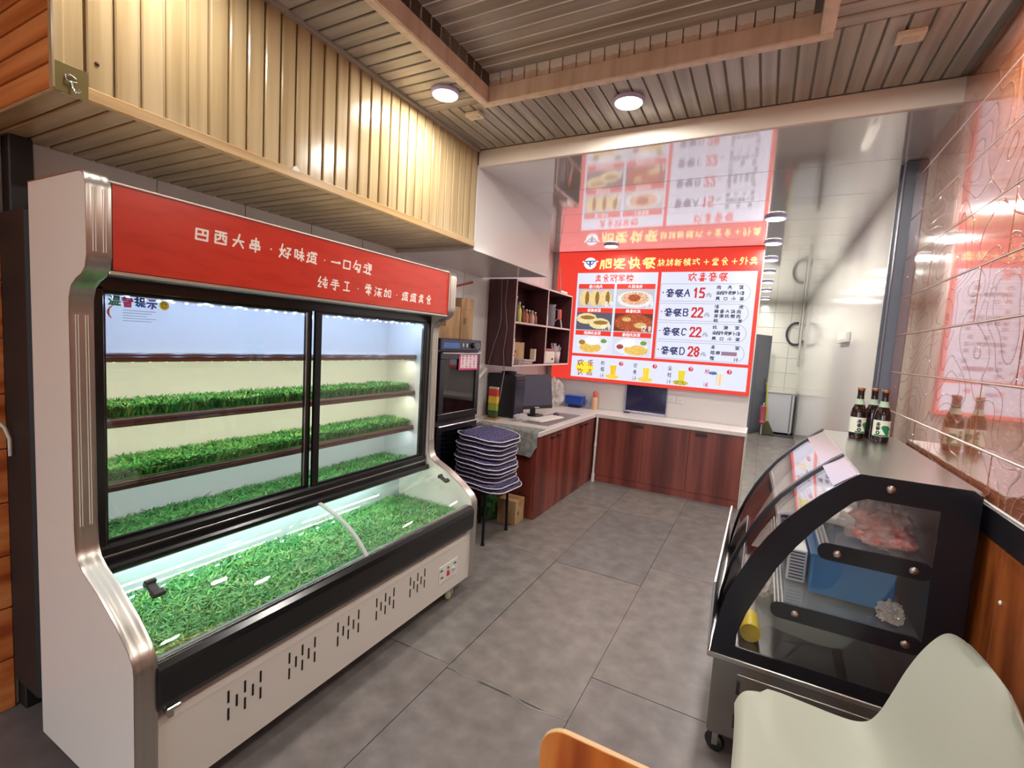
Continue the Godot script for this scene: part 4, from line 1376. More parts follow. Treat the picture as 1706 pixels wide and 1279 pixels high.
# ---------------------------------------------------------------- counters and what stands on them
func build_counters() -> void:
	var red_y := wood("cabinet_red", rgb(92, 38, 31), rgb(124, 58, 48), rgb(146, 78, 64), 95, "y", 1.1, 0.07, 0.3)
	var top := plain("worktop", rgb(222, 212, 208), 0.25)
	var handle := plain("handle_black", rgb(34, 30, 32), 0.35)
	for k in 2:
		var z1: float = [-3.6, -4.36][k]
		var z0: float = [-4.355, -5.12][k]
		var t := thing("base_cabinet", ["red-brown base cabinet under the computer counter, end panel beside the cushion stack", "red-brown base cabinet under the computer counter, in the corner by the white pipe"][k], "cabinet", Vector3(-2.0, 0, (z0 + z1) / 2), "red-brown base cabinets")
		var st := new_st()
		span(st, -2.39, -1.622, 0.0, 0.715, z0, z1)
		obj("carcass", st, red_y, t)
		var mid := (z0 + z1) / 2
		for d in 2:
			var a: float = [z0 + 0.002, mid + 0.0015][d]
			var b: float = [mid - 0.0015, z1 - 0.002][d]
			st = new_st()
			span(st, -1.62, -1.602, 0.075, 0.712, a, b, 0.0015)
			var dr := obj("door", st, red_y, t)
			st = new_st()
			var hz: float = mid + [-0.07, 0.07][d]
			span(st, -1.602, -1.590, 0.662, 0.686, hz - 0.042, hz + 0.042, 0.003)
			obj("handle", st, handle, dr, false, "small black handle")
		st = new_st()
		span(st, -1.622, -1.606, 0.0, 0.072, z0, z1)
		obj("plinth", st, red_y, t)
	var st2 := new_st()
	span(st2, -2.39, -1.588, 0.717, 0.76, -5.49, -3.58, 0.004)
	single("worktop", st2, top, "white worktop carrying the computer along the left wall", "worktop")
	# back run
	var spans := [[-1.585, -1.06], [-1.06, -0.60], [-0.60, -0.10]]
	var labels := ["red-brown cupboard under the back worktop, in the corner by the pipe", "red-brown cupboard under the back worktop, without a handle, between two others", "red-brown cupboard under the back worktop, next to the passage"]
	for k in 3:
		var a: float = spans[k][0]
		var b: float = spans[k][1]
		var t := thing("base_cabinet", labels[k], "cabinet", Vector3((a + b) / 2, 0, -5.3), "red-brown base cabinets")
		var st := new_st()
		span(st, a, b, 0.0, 0.715, -5.495, -5.128)
		obj("carcass", st, red_y, t)
		st = new_st()
		span(st, a + 0.001, b - 0.001, 0.075, 0.712, -5.126, -5.108, 0.0015)
		var dr := obj("door", st, red_y, t)
		if k != 1:
			var hx: float = [-1.125, -0.49][k / 2]
			st = new_st()
			span(st, hx - 0.055, hx + 0.055, 0.66, 0.69, -5.108, -5.098, 0.003)
			obj("handle", st, handle, dr, false, "small black handle")
		st = new_st()
		span(st, a, b, 0.0, 0.072, -5.128, -5.112)
		obj("plinth", st, red_y, t)
	st2 = new_st()
	span(st2, -1.585, -0.085, 0.717, 0.76, -5.497, -5.09, 0.004)
	single("worktop", st2, top, "white worktop under the lit menu board", "worktop")
	st2 = new_st()
	span(st2, -0.099, -0.085, 0.0, 0.716, -5.49, -5.11, 0.002)
	single("end_panel", st2, plain("end_cream", rgb(214, 204, 188), 0.4), "pale end panel of the back counter beside the passage", "panel")
	st2 = new_st(true)
	tube(st2, [Vector3(-1.568, 0.0, -5.072), Vector3(-1.568, 0.715, -5.085)], 0.012, 10)
	tube(st2, [Vector3(-1.568, 0.0, -5.072), Vector3(-1.568, 0.09, -5.072)], 0.02, 10)
	tube(st2, [Vector3(-1.568, 0.40, -5.072), Vector3(-1.568, 0.43, -5.072)], 0.017, 10)
	single("water_pipe", st2, plain("pipe_white", rgb(226, 222, 218), 0.35), "thin white pipe upright where the two counters meet", "pipe")
	# wall shelf
	var wine := wood("shelf_wine", rgb(64, 32, 36), rgb(80, 42, 46), rgb(94, 52, 54), 97, "y", 1.1, 0.1, 0.35)
	var edge := plain("shelf_edge", rgb(206, 178, 178), 0.4)
	var t := thing("wall_shelf", "dark wine-red open wall shelf with four compartments above the computer", "shelf", Vector3(-2.245, 1.26, -4.725))
	var panels := [["side_panel", -2.39, -2.1, 1.26, 2.08, -3.998, -3.98], ["side_panel", -2.39, -2.1, 1.26, 2.08, -5.434, -5.416], ["bottom_board", -2.39, -2.1, 1.26, 1.278, -5.416, -3.998], ["top_board", -2.39, -2.1, 2.062, 2.08, -5.416, -3.998], ["divider", -2.375, -2.1, 1.278, 2.062, -4.733, -4.715], ["middle_shelf", -2.375, -2.1, 1.67, 1.688, -5.416, -3.998], ["back_board", -2.395, -2.38, 1.278, 2.062, -5.416, -3.998]]
	for p in panels:
		var st := new_st()
		span(st, p[1], p[2], p[3], p[4], p[5], p[6])
		var o := obj(p[0], st, wine, t)
		if p[0] != "back_board":
			st = new_st()
			span(st, -2.1, -2.094, p[3], p[4], p[5], p[6], 0.001)
			obj("edge_strip", st, edge, o, false, "pale edge strip")

func lathe_bottle(label: String, at: Vector3, prof: Array, m: Material, cap: Material, cap_h: float, group: String) -> Node3D:
	var t := thing("bottle", label, "bottle", at, group)
	var st := new_st(true)
	lathe(st, prof, at, 16)
	obj("body", st, m, t)
	var top: Array = prof[prof.size() - 1]
	st = new_st(true)
	lathe(st, [[top[0] + 0.002, top[1] - 0.003], [top[0] + 0.003, top[1] + cap_h * 0.8], [top[0] * 0.6, top[1] + cap_h], [0.0, top[1] + cap_h]], at, 14)
	obj("cap", st, cap, t)
	return t

func build_shelf_items() -> void:
	var y := 1.688
	var kinds := [[-4.06, 0.18, rgb(206, 60, 70)], [-4.13, 0.25, rgb(50, 60, 40)], [-4.20, 0.2, rgb(214, 206, 90)], [-4.28, 0.17, rgb(110, 52, 36)], [-4.36, 0.14, rgb(190, 110, 80)], [-4.43, 0.14, rgb(140, 70, 44)], [-4.50, 0.14, rgb(196, 170, 150)], [-4.57, 0.13, rgb(150, 84, 60)]]
	var names := ["red sauce bottle, first on the upper shelf", "tall dark green bottle on the upper shelf", "yellow labelled bottle on the upper shelf", "dark brown sauce bottle on the upper shelf", "short orange-brown jar bottle on the upper shelf", "short brown bottle with silver cap on the upper shelf", "short pale bottle with silver cap on the upper shelf", "short reddish bottle by the shelf divider"]
	for i in kinds.size():
		var k: Array = kinds[i]
		var r: float = 0.026
		var h: float = k[1]
		lathe_bottle(names[i], Vector3(-2.17, y, k[0]), [[0.0, 0.0], [r * 0.96, 0.0], [r, 0.006], [r, h * 0.55], [r * 0.8, h * 0.68], [r * 0.42, h * 0.78], [r * 0.4, h * 0.92]], plain("sauce_%d" % i, k[2], 0.2), plain("cap_silver", rgb(206, 196, 198), 0.3), h * 0.08, "sauce bottles on the wall shelf")
	# white carton, glass jug with a red brush
	var t := thing("small_carton", "small white carton upright beside the shelf divider", "box", Vector3(-2.15, y, -4.77))
	var st := new_st()
	span(st, -2.18, -2.12, y, y + 0.13, -4.80, -4.745, 0.003)
	obj("carton", st, plain("carton_white", rgb(226, 216, 220), 0.5), t)
	st = new_st()
	span(st, -2.1805, -2.1195, y + 0.1, y + 0.106, -4.8005, -4.7445)
	obj("carton_fold", st, plain("carton_shade", rgb(190, 176, 184), 0.5), t)
	t = thing("glass_jug", "clear glass jug with a handle on the upper shelf", "jug", Vector3(-2.2, y, -5.0))
	st = new_st(true)
	lathe(st, [[0.0, 0.002], [0.062, 0.002], [0.07, 0.02], [0.072, 0.17], [0.066, 0.22], [0.08, 0.25]], Vector3(-2.2, y, -5.0), 20)
	obj("jug_body", st, glass("jug_glass", Color(0.8, 0.78, 0.85), 0.22, 0.05), t)
	st = new_st(true)
	tube(st, [Vector3(-2.13, y + 0.2, -5.0), Vector3(-2.09, y + 0.19, -5.0), Vector3(-2.085, y + 0.1, -5.0), Vector3(-2.13, y + 0.06, -5.0)], 0.007, 8)
	obj("jug_handle", st, glass("jug_glass", Color(0.8, 0.78, 0.85), 0.22, 0.05), t)
	t = thing("basting_brush", "red-headed kitchen tool leaning on the upper shelf", "brush", Vector3(-2.13, y, -5.17))
	st = new_st(true)
	tube(st, [Vector3(-2.12, y + 0.005, -5.2), Vector3(-2.13, y + 0.09, -5.18)], 0.009, 8)
	obj("handle", st, plain("brush_white", rgb(226, 212, 214), 0.4), t)
	st = new_st()
	box(st, Vector3(-2.137, y + 0.15, -5.165), Vector3(0.03, 0.12, 0.055), 0.01, Basis(Vector3.RIGHT, 0.12))
	obj("brush_head", st, plain("brush_red", rgb(206, 80, 74), 0.5), t)
	# lower compartments
	y = 1.278
	t = thing("paper_stack", "white papers lying in the lower left compartment of the shelf", "papers", Vector3(-2.2, y, -4.35))
	for k in 5:
		st = new_st()
		box(st, Vector3(-2.2 + 0.01 * sin(k * 2.0), y + 0.006 + k * 0.009, -4.3 - 0.02 * k), Vector3(0.18, 0.007, 0.3), 0.002, Basis(Vector3.UP, 0.12 * sin(k * 1.7)))
		obj("paper", st, plain("paper_pale", rgb(206, 192, 190), 0.6), t)
	carton("cardboard_box", "brown carton at the back of the lower shelf compartment", Vector3(-2.27, y + 0.046, -4.28), Vector3(0.14, 0.17, 0.30), "kraft")
	t = thing("small_carton", "small cream carton standing on the papers in the shelf", "box", Vector3(-2.13, y + 0.045, -4.52))
	st = new_st()
	box(st, Vector3(-2.14, y + 0.1, -4.52), Vector3(0.05, 0.11, 0.08), 0.003, Basis(Vector3.UP, 0.25))
	obj("carton", st, plain("carton_cream", rgb(206, 184, 160), 0.6), t)
	t = thing("paper_roll", "white folded roll hanging at the near shelf edge", "roll", Vector3(-2.1, y, -4.04))
	st = new_st(true)
	tube(st, [Vector3(-2.14, y + 0.002, -4.04), Vector3(-2.14, y + 0.25, -4.04)], 0.026, 14)
	obj("roll", st, plain("roll_white", rgb(226, 216, 212), 0.6), t)
	st = new_st(true)
	tube(st, [Vector3(-2.14, y + 0.08, -4.04), Vector3(-2.14, y + 0.095, -4.04)], 0.028, 14)
	obj("roll_band", st, plain("band_dark", rgb(40, 36, 36), 0.5), t)
	t = thing("storage_box", "cream storage box with dark knob in the right lower compartment", "box", Vector3(-2.17, y, -4.95))
	st = new_st()
	span(st, -2.25, -2.12, y, y + 0.14, -5.06, -4.80, 0.006)
	obj("box_body", st, plain("box_cream", rgb(214, 200, 186), 0.5), t)
	st = new_st()
	span(st, -2.255, -2.115, y + 0.14, y + 0.165, -5.065, -4.795, 0.005)
	obj("box_lid", st, plain("lid_pink", rgb(160, 84, 96), 0.4), t, false, "dusky pink lid")
	st = new_st(true)
	lathe(st, [[0.0, 0.0], [0.011, 0.0], [0.012, 0.01], [0.0, 0.014]], Vector3(-2.12, y + 0.05, -4.98), 12, Basis(Vector3.BACK, -PI / 2))
	obj("knob", st, plain("knob_black", rgb(12, 12, 14), 0.3), t)
	t = thing("straw_cup", "cup of white wrapped straws in the right lower compartment", "cup", Vector3(-2.17, y, -5.2))
	st = new_st(true)
	lathe(st, [[0.0, 0.001], [0.045, 0.001], [0.055, 0.13], [0.052, 0.13], [0.043, 0.006], [0.0, 0.006]], Vector3(-2.17, y, -5.2), 16)
	obj("cup", st, plain("cup_pale", rgb(200, 180, 184), 0.4), t)
	for k in 18:
		var a := k * 2.4
		var rr := 0.034 * sqrt((k + 0.5) / 18.0)
		st = new_st(true)
		tube(st, [Vector3(-2.17 + cos(a) * rr * 0.6, y + 0.01, -5.2 + sin(a) * rr * 0.6), Vector3(-2.17 + cos(a) * rr * 1.9, y + 0.2 + 0.03 * sin(k * 1.9), -5.2 + sin(a) * rr * 1.9)], 0.0045, 6)
		obj("straw", st, plain("straw_white", rgb(228, 216, 222), 0.5), t)
	# router and lead on top of the shelf
	t = thing("router_box", "small white box with leads on top of the wall shelf", "router", Vector3(-2.17, 2.08, -5.2))
	st = new_st()
	box(st, Vector3(-2.17, 2.096, -5.2), Vector3(0.12, 0.03, 0.2), 0.008)
	obj("case", st, plain("router_white", rgb(226, 218, 216), 0.4), t)
	st = new_st(true)
	tube(st, [Vector3(-2.12, 2.1, -5.1), Vector3(-2.14, 2.25, -5.12), Vector3(-2.2, 2.45, -5.2), Vector3(-2.24, 2.6, -5.25)], 0.004, 6)
	obj("lead", st, plain("cable_grey", rgb(150, 140, 140), 0.5), t)
	# cables down the shelf side
	var n := 0
	for c in [[[-2.25, 2.07, -3.972], [-2.235, 1.7, -3.97], [-2.30, 1.45, -3.972], [-2.35, 1.27, -3.975]], [[-2.19, 2.07, -3.972], [-2.2, 1.85, -3.97], [-2.165, 1.62, -3.968], [-2.19, 1.4, -3.97], [-2.17, 1.2, -3.972], [-2.18, 0.95, -3.93], [-2.2, 0.85, -3.9]]]:
		var cv := Curve3D.new()
		for i in c.size():
			var p := Vector3(c[i][0], c[i][1], c[i][2])
			var d := (Vector3(c[min(i + 1, c.size() - 1)][0], c[min(i + 1, c.size() - 1)][1], c[min(i + 1, c.size() - 1)][2]) - Vector3(c[max(i - 1, 0)][0], c[max(i - 1, 0)][1], c[max(i - 1, 0)][2])) / 6.0
			cv.add_point(p, -d, d)
		var pts: Array = []
		for p in cv.tessellate(3, 6):
			pts.append(p)
		st = new_st(true)
		tube(st, pts, 0.004, 6)
		single("cable", st, plain("cable_grey", rgb(150, 140, 140), 0.5), ["grey cable crossing the side of the wall shelf", "grey cable hanging from the shelf side down to the counter"][n], "cable")
		n += 1

func build_counter_items() -> void:
	var y := 0.76
	# computer tower
	var t := thing("computer_tower", "black computer tower upright behind the monitor", "computer", Vector3(-2.19, y, -4.13))
	var dark := plain("tower_black", rgb(28, 26, 32), 0.35)
	var st := new_st()
	span(st, -2.38, -2.085, y + 0.012, y + 0.42, -4.24, -4.03, 0.006)
	obj("case", st, dark, t)
	st = new_st()
	span(st, -2.085, -2.07, y + 0.015, y + 0.415, -4.238, -4.032, 0.006)
	var fp := obj("front_panel", st, plain("tower_front", rgb(44, 40, 58), 0.25), t)
	st = new_st()
	for k in 3:
		span(st, -2.071, -2.066, y + 0.3 + k * 0.032, y + 0.322 + k * 0.032, -4.22, -4.05, 0.002)
	obj("drive_bay", st, dark, fp)
	st = new_st()
	for q in [[-2.36, -4.22], [-2.36, -4.05], [-2.1, -4.22], [-2.1, -4.05]]:
		span(st, q[0] - 0.015, q[0] + 0.015, y, y + 0.013, q[1] - 0.012, q[1] + 0.012)
	obj("foot", st, dark, t)
	st = new_st(true)
	var cl: Array = []
	for k in 26:
		cl.append(Vector3(-2.2 + 0.07 * cos(k * 0.55), y + 0.428 + 0.0006 * k, -4.13 + 0.06 * sin(k * 0.55)))
	tube(st, cl, 0.006, 6)
	single("cable_coil", st, plain("cable_black", rgb(20, 18, 20), 0.5), "coil of black cable lying on the computer tower", "cable")
	# striped display column
	t = thing("coloured_holder", "upright holder striped red, yellow and green beside the computer", "holder", Vector3(-2.2, y, -3.86))
	st = new_st()
	span(st, -2.27, -2.14, y, y + 0.014, -3.90, -3.81, 0.003)
	obj("foot", st, plain("holder_wood", rgb(180, 130, 80), 0.5), t)
	var bands := [[0.014, 0.085, rgb(58, 76, 40)], [0.085, 0.15, rgb(140, 160, 52)], [0.15, 0.22, rgb(226, 180, 56)], [0.22, 0.285, rgb(206, 60, 52)], [0.285, 0.305, rgb(206, 180, 150)]]
	for b in bands:
		st = new_st()
		span(st, -2.25, -2.16, y + b[0], y + b[1] - 0.001, -3.88, -3.84, 0.002)
		obj("colour_block", st, plain("band_%s" % b[2].to_html(), b[2], 0.4), t)
	# monitor
	t = thing("monitor", "black flat monitor on a stand facing the aisle", "monitor", Vector3(-2.03, y, -4.40))
	t.rotation.y = deg_to_rad(66)
	var mb := plain("monitor_black", rgb(20, 18, 22), 0.3)
	st = new_st(true)
	lathe(st, [[0.0, 0.0], [0.1, 0.0], [0.1, 0.008], [0.03, 0.02], [0.0, 0.02]], Vector3(0, 0, 0.0), 24)
	obj("stand_base", st, mb, t, true)
	st = new_st()
	box(st, Vector3(0, 0.09, -0.02), Vector3(0.06, 0.16, 0.025), 0.005)
	obj("stand_neck", st, mb, t, true)
	var tilt := Basis(Vector3.RIGHT, -0.14)
	st = new_st()
	box(st, Vector3(0, 0.245, 0.005), Vector3(0.43, 0.35, 0.03), 0.005, tilt)
	obj("casing", st, mb, t, true)
	st = new_st()
	box(st, Vector3(0, 0.255, 0.005) + tilt * Vector3(0, 0, 0.0152), Vector3(0.40, 0.305, 0.003), 0.001, tilt)
	obj("screen", st, plain("screen_off", rgb(66, 62, 82), 0.12), t, true, "dark switched-off screen")
	st = new_st()
	box(st, Vector3(0, 0.245, 0.005) + tilt * Vector3(0, -0.162, 0.0155), Vector3(0.06, 0.01, 0.002), 0.0005, tilt)
	obj("maker_badge", st, plain("badge_silver", rgb(190, 190, 196), 0.3), t, true)
	# keyboard
	t = thing("keyboard", "white keyboard lying on a grey mat on the worktop", "keyboard", Vector3(-1.80, y + 0.004, -4.2))
	t.rotation.y = deg_to_rad(82)
	st = new_st()
	box(st, Vector3(0, 0.011, 0), Vector3(0.43, 0.018, 0.145), 0.004)
	obj("keyboard_case", st, plain("kb_white", rgb(214, 204, 200), 0.45), t, true)
	var key := slab_mesh(Vector3(0.023, 0.008, 0.02), 0.002)
	for r in 5:
		for c in 15:
			piece("key", key, plain("key_white", rgb(226, 218, 212), 0.4), t, Vector3(-0.19 + c * 0.027, 0.022, -0.052 + r * 0.026))
	st = new_st()
	span(st, -1.93, -1.66, y, y + 0.004, -4.78, -3.92, 0.001)
	single("desk_mat", st, plain("mat_grey", rgb(126, 116, 118), 0.7), "grey mat under the keyboard", "mat")
	t = thing("mouse", "small dark mouse beside the keyboard and monitor", "mouse", Vector3(-1.85, y + 0.004, -4.56))
	st = new_st(true)
	var mrows: Array = []
	for i in 9:
		var a := PI * i / 8.0
		var row: Array = []
		for j in 14:
			var b := TAU * j / 14.0
			row.append(Vector3(sin(a) * cos(b) * 0.03, maxf(0.0, cos(a)) * 0.032, sin(a) * sin(b) * 0.052))
		mrows.append(row)
	grid(st, mrows, true, true)
	obj("shell", st, plain("mouse_dark", rgb(46, 40, 44), 0.35), t, true)
	st = new_st()
	box(st, Vector3(0, 0.031, -0.02), Vector3(0.006, 0.008, 0.016), 0.002)
	obj("wheel", st, plain("mouse_wheel", rgb(90, 84, 88), 0.4), t, true)
	# grey cloth over the near corner: lies on top, hangs over the end
	st = new_st(true)
	var rows: Array = []
	var off: Array = []
	for i in 25:
		var row: Array = []
		var row2: Array = []
		for j in 33:
			var u := j / 32.0
			var x := lerpf(-2.2, -1.60, u)
			var s := i / 24.0
			var topd := 0.10 + 0.05 * u
			var drop := 0.045 + 0.185 * smoothstep(0.0, 0.85, u) * (1.0 - 0.55 * smoothstep(0.9, 1.0, u)) + 0.008 * sin(u * 21.0)
			var total := topd + drop
			var d := s * total
			var fold := sin(u * 15.0 + 1.0) * 0.006 + sin(u * 34.0) * 0.0025
			var p: Vector3
			if d < topd:
				p = Vector3(x, y + 0.006 + absf(fold) * 0.25, -3.58 - topd + d)
			else:
				var e := d - topd
				var k := clampf(e / 0.02, 0.0, 1.0)
				p = Vector3(x + 0.012 * e, y + 0.006 - e + 0.004 * k, -3.58 + 0.012 * k + maxf(0.0, fold) * clampf(e * 8.0, 0.0, 1.4))
			row.append(p)
			row2.append(p + (Vector3(0, -0.003, 0) if d < topd else Vector3(0, 0, -0.003)))
		rows.append(row)
		off.append(row2)
	sheet(st, rows, off)
	var cm := plain("cloth_grey", Color.WHITE, 0.9)
	cm.albedo_texture = ramp_texture(256, 0.03, 4, 44, [[0.2, rgb(116, 116, 112)], [0.8, rgb(150, 150, 144)]])
	cm.uv1_triplanar = true
	cm.uv1_world_triplanar = true
	cm.uv1_scale = Vector3(2.5, 2.5, 2.5)
	single("cloth", st, cm, "grey cloth draped over the corner of the worktop", "cloth")
	# crumpled film between cloth and monitor
	crumple("plastic_film", "crumpled clear plastic film beside the monitor", "plastic film", Vector3(-1.99, y + 0.005, -4.02), Vector3(0.055, 0.06, 0.1), glass("film", Color(0.86, 0.84, 0.84), 0.45, 0.12), 7)
	crumple("plastic_bag", "large clear plastic bag of cups on the worktop in the corner", "bag", Vector3(-2.19, y, -5.25), Vector3(0.12, 0.34, 0.15), glass("bag_film", Color(0.9, 0.88, 0.86), 0.4, 0.2), 8)
	t = thing("cup_stack", "stack of pale cups lying inside the clear bag", "cups", Vector3(-2.16, y + 0.02, -5.27))
	for k in 7:
		st = new_st(true)
		lathe(st, [[0.028, 0.0], [0.04, 0.09], [0.043, 0.09], [0.043, 0.094], [0.038, 0.094], [0.026, 0.003], [0.0, 0.003]], Vector3(-2.19, y + 0.055, -5.33 + k * 0.018), 14, Basis(Vector3.RIGHT, PI / 2))
		obj("cup", st, plain("cup_cream", rgb(214, 206, 186), 0.5), t)
	# blue box
	t = thing("blue_box", "blue plastic box in the corner of the worktop", "box", Vector3(-1.96, y, -5.4))
	st = new_st()
	box(st, Vector3(-1.96, y + 0.016, -5.4), Vector3(0.14, 0.03, 0.09), 0.006)
	obj("stand", st, plain("box_dark", rgb(40, 40, 60), 0.4), t)
	st = new_st()
	box(st, Vector3(-1.96, y + 0.082, -5.4), Vector3(0.22, 0.1, 0.12), 0.01)
	obj("box_body", st, plain("box_blue", rgb(36, 74, 170), 0.3), t)
	st = new_st()
	box(st, Vector3(-1.96, y + 0.136, -5.4), Vector3(0.225, 0.012, 0.125), 0.004)
	obj("box_rim", st, plain("box_blue_rim", rgb(52, 92, 190), 0.3), t)
	# bottle, jar
	lathe_bottle("pale orange bottle with pink cap beside the counter corner", Vector3(-1.72, y, -5.42), [[0.0, 0.0], [0.032, 0.0], [0.034, 0.006], [0.034, 0.12], [0.03, 0.14], [0.026, 0.145]], plain("bottle_peach", rgb(226, 180, 140), 0.3), plain("cap_pink", rgb(214, 96, 84), 0.35), 0.075, "")
	t = thing("glass_jar", "small clear jar beside the orange bottle", "jar", Vector3(-1.80, y, -5.42))
	st = new_st(true)
	lathe(st, [[0.0, 0.001], [0.03, 0.001], [0.034, 0.02], [0.034, 0.06], [0.026, 0.075], [0.026, 0.09]], Vector3(-1.80, y, -5.42), 16)
	obj("jar_body", st, glass("jar_glass", Color(0.7, 0.7, 0.8), 0.35, 0.05), t)
	st = new_st(true)
	lathe(st, [[0.028, 0.085], [0.029, 0.1], [0.0, 0.102]], Vector3(-1.80, y, -5.42), 16)
	obj("jar_lid", st, plain("lid_grey", rgb(150, 144, 160), 0.35), t)
	# slanted white pipe on the wall by the cabinet
	st = new_st(true)
	tube(st, [Vector3(-2.34, 0.76, -3.55), Vector3(-2.34, 0.95, -3.55), Vector3(-2.345, 1.08, -3.7), Vector3(-2.35, 1.22, -3.93)], 0.016, 10)
	single("wall_pipe", st, plain("pipe_white", rgb(226, 222, 218), 0.35), "bent white pipe on the wall beside the black cabinet", "pipe")
	# dark framed panel leaning at the back wall
	t = thing("framed_panel", "dark glossy panel in a silver frame under the menu board", "panel", Vector3(-1.145, y, -5.48))
	st = new_st()
	span(st, -1.372, -0.918, y + 0.03, 1.082, -5.498, -5.482, 0.002)
	obj("glass_face", st, plain("panel_dark", rgb(44, 42, 74), 0.1), t)
	st = new_st()
	span(st, -1.39, -1.37, y, 1.085, -5.498, -5.474, 0.003)
	span(st, -0.92, -0.908, y, 1.085, -5.498, -5.478, 0.003)
	span(st, -1.37, -0.92, y, y + 0.03, -5.498, -5.476, 0.003)
	obj("frame", st, plain("frame_silver", rgb(176, 176, 188), 0.3, 0.5), t)
	st = new_st()
	span(st, -1.375, -1.31, y, y + 0.014, -5.476, -5.44, 0.003)
	obj("foot_clip", st, mb, t)
	# sockets marks on the wall
	for q in [[-0.87, "small white wall socket beside the framed panel"], [-0.78, "small white wall socket, the one further from the framed panel"]]:
		t = thing("wall_socket", q[1], "socket", Vector3(q[0], 0.97, -5.497))
		st = new_st()
		span(st, q[0] - 0.04, q[0] + 0.04, 0.93, 1.01, -5.4995, -5.491, 0.003)
		obj("plate", st, plain("socket_white", rgb(222, 216, 216), 0.35), t)
		st = new_st()
		for d in [-0.009, 0.009]:
			box(st, Vector3(q[0] + d, 0.965, -5.4905), Vector3(0.004, 0.012, 0.002))
		obj("pin_hole", st, plain("hole_grey", rgb(110, 100, 104), 0.6), t)

func crumple(called: String, label: String, category: String, at: Vector3, s: Vector3, m: Material, sd: int) -> MeshInstance3D:
	var n := FastNoiseLite.new()
	n.seed = sd
	n.frequency = 1.1
	n.fractal_octaves = 4
	var st := new_st()
	var rows: Array = []
	for i in 21:
		var a := PI * i / 20.0
		var row: Array = []
		for j in 30:
			var b := TAU * j / 30.0
			var d := Vector3(sin(a) * cos(b), cos(a), sin(a) * sin(b))
			var k := 1.0 + 0.55 * n.get_noise_3dv(d * 1.6) + 0.2 * n.get_noise_3dv(d * 4.0)
			var p := d * k
			row.append(Vector3(p.x * s.x, maxf(0.0, (p.y * 0.5 + 0.42) * s.y), p.z * s.z))
		rows.append(row)
	grid(st, rows, true, true)
	var o := single(called, st, m, label, category)
	o.position = at
	return o

# ---------------------------------------------------------------- menu board
func build_menu() -> void:
	var t := thing("menu_board", "large lit red menu board with dishes, set meals and drinks", "menu board", Vector3(-1.21, 1.09, -5.48))
	var st := new_st()
	span(st, -2.312, -0.108, 1.088, 2.598, -5.499, -5.44, 0.003)
	obj("light_box", st, plain("box_red", rgb(200, 40, 34), 0.4), t)
	st = picture(Vector3(-2.31, 2.596, -5.438), Vector3(-0.11, 2.596, -5.438), Vector3(-0.11, 1.09, -5.438), Vector3(-2.31, 1.09, -5.438))
	obj("lit_print", st, print_mat("menu_screen", menu_image(), 0.5, 0.76), t).material_override.albedo_color = Color(0.35, 0.35, 0.35)
	area_lamp("menu_light", Vector3(-1.21, 1.843, -5.42), Vector2(2.2, 1.5), Vector3(0, 0, 1), Color(1.0, 0.85, 0.85), 0.3)

# ---------------------------------------------------------------- curved glass showcase
const ARC := [[-0.076, 0.405], [-0.070, 0.48], [-0.057, 0.556], [-0.04, 0.635], [-0.014, 0.71], [0.022, 0.795], [0.068, 0.88], [0.113, 0.95], [0.165, 1.012], [0.205, 1.055], [0.244, 1.092], [0.275, 1.122], [0.305, 1.146]]

func arc_frame(z: float, w: float, t: float) -> SurfaceTool:
	# a thin band that follows the curved front
	var poly := PackedVector2Array()
	for p in ARC:
		poly.append(Vector2(p[0] - 0.004, p[1] + 0.003))
	for i in range(ARC.size() - 1, -1, -1):
		var a := Vector2(ARC[max(i - 1, 0)][0], ARC[max(i - 1, 0)][1])
		var b := Vector2(ARC[min(i + 1, ARC.size() - 1)][0], ARC[min(i + 1, ARC.size() - 1)][1])
		var d := (b - a).normalized()
		poly.append(Vector2(ARC[i][0], ARC[i][1]) + Vector2(d.y, -d.x) * w)
	var st := new_st()
	prism(st, poly, z - t / 2, z + t / 2)
	return st

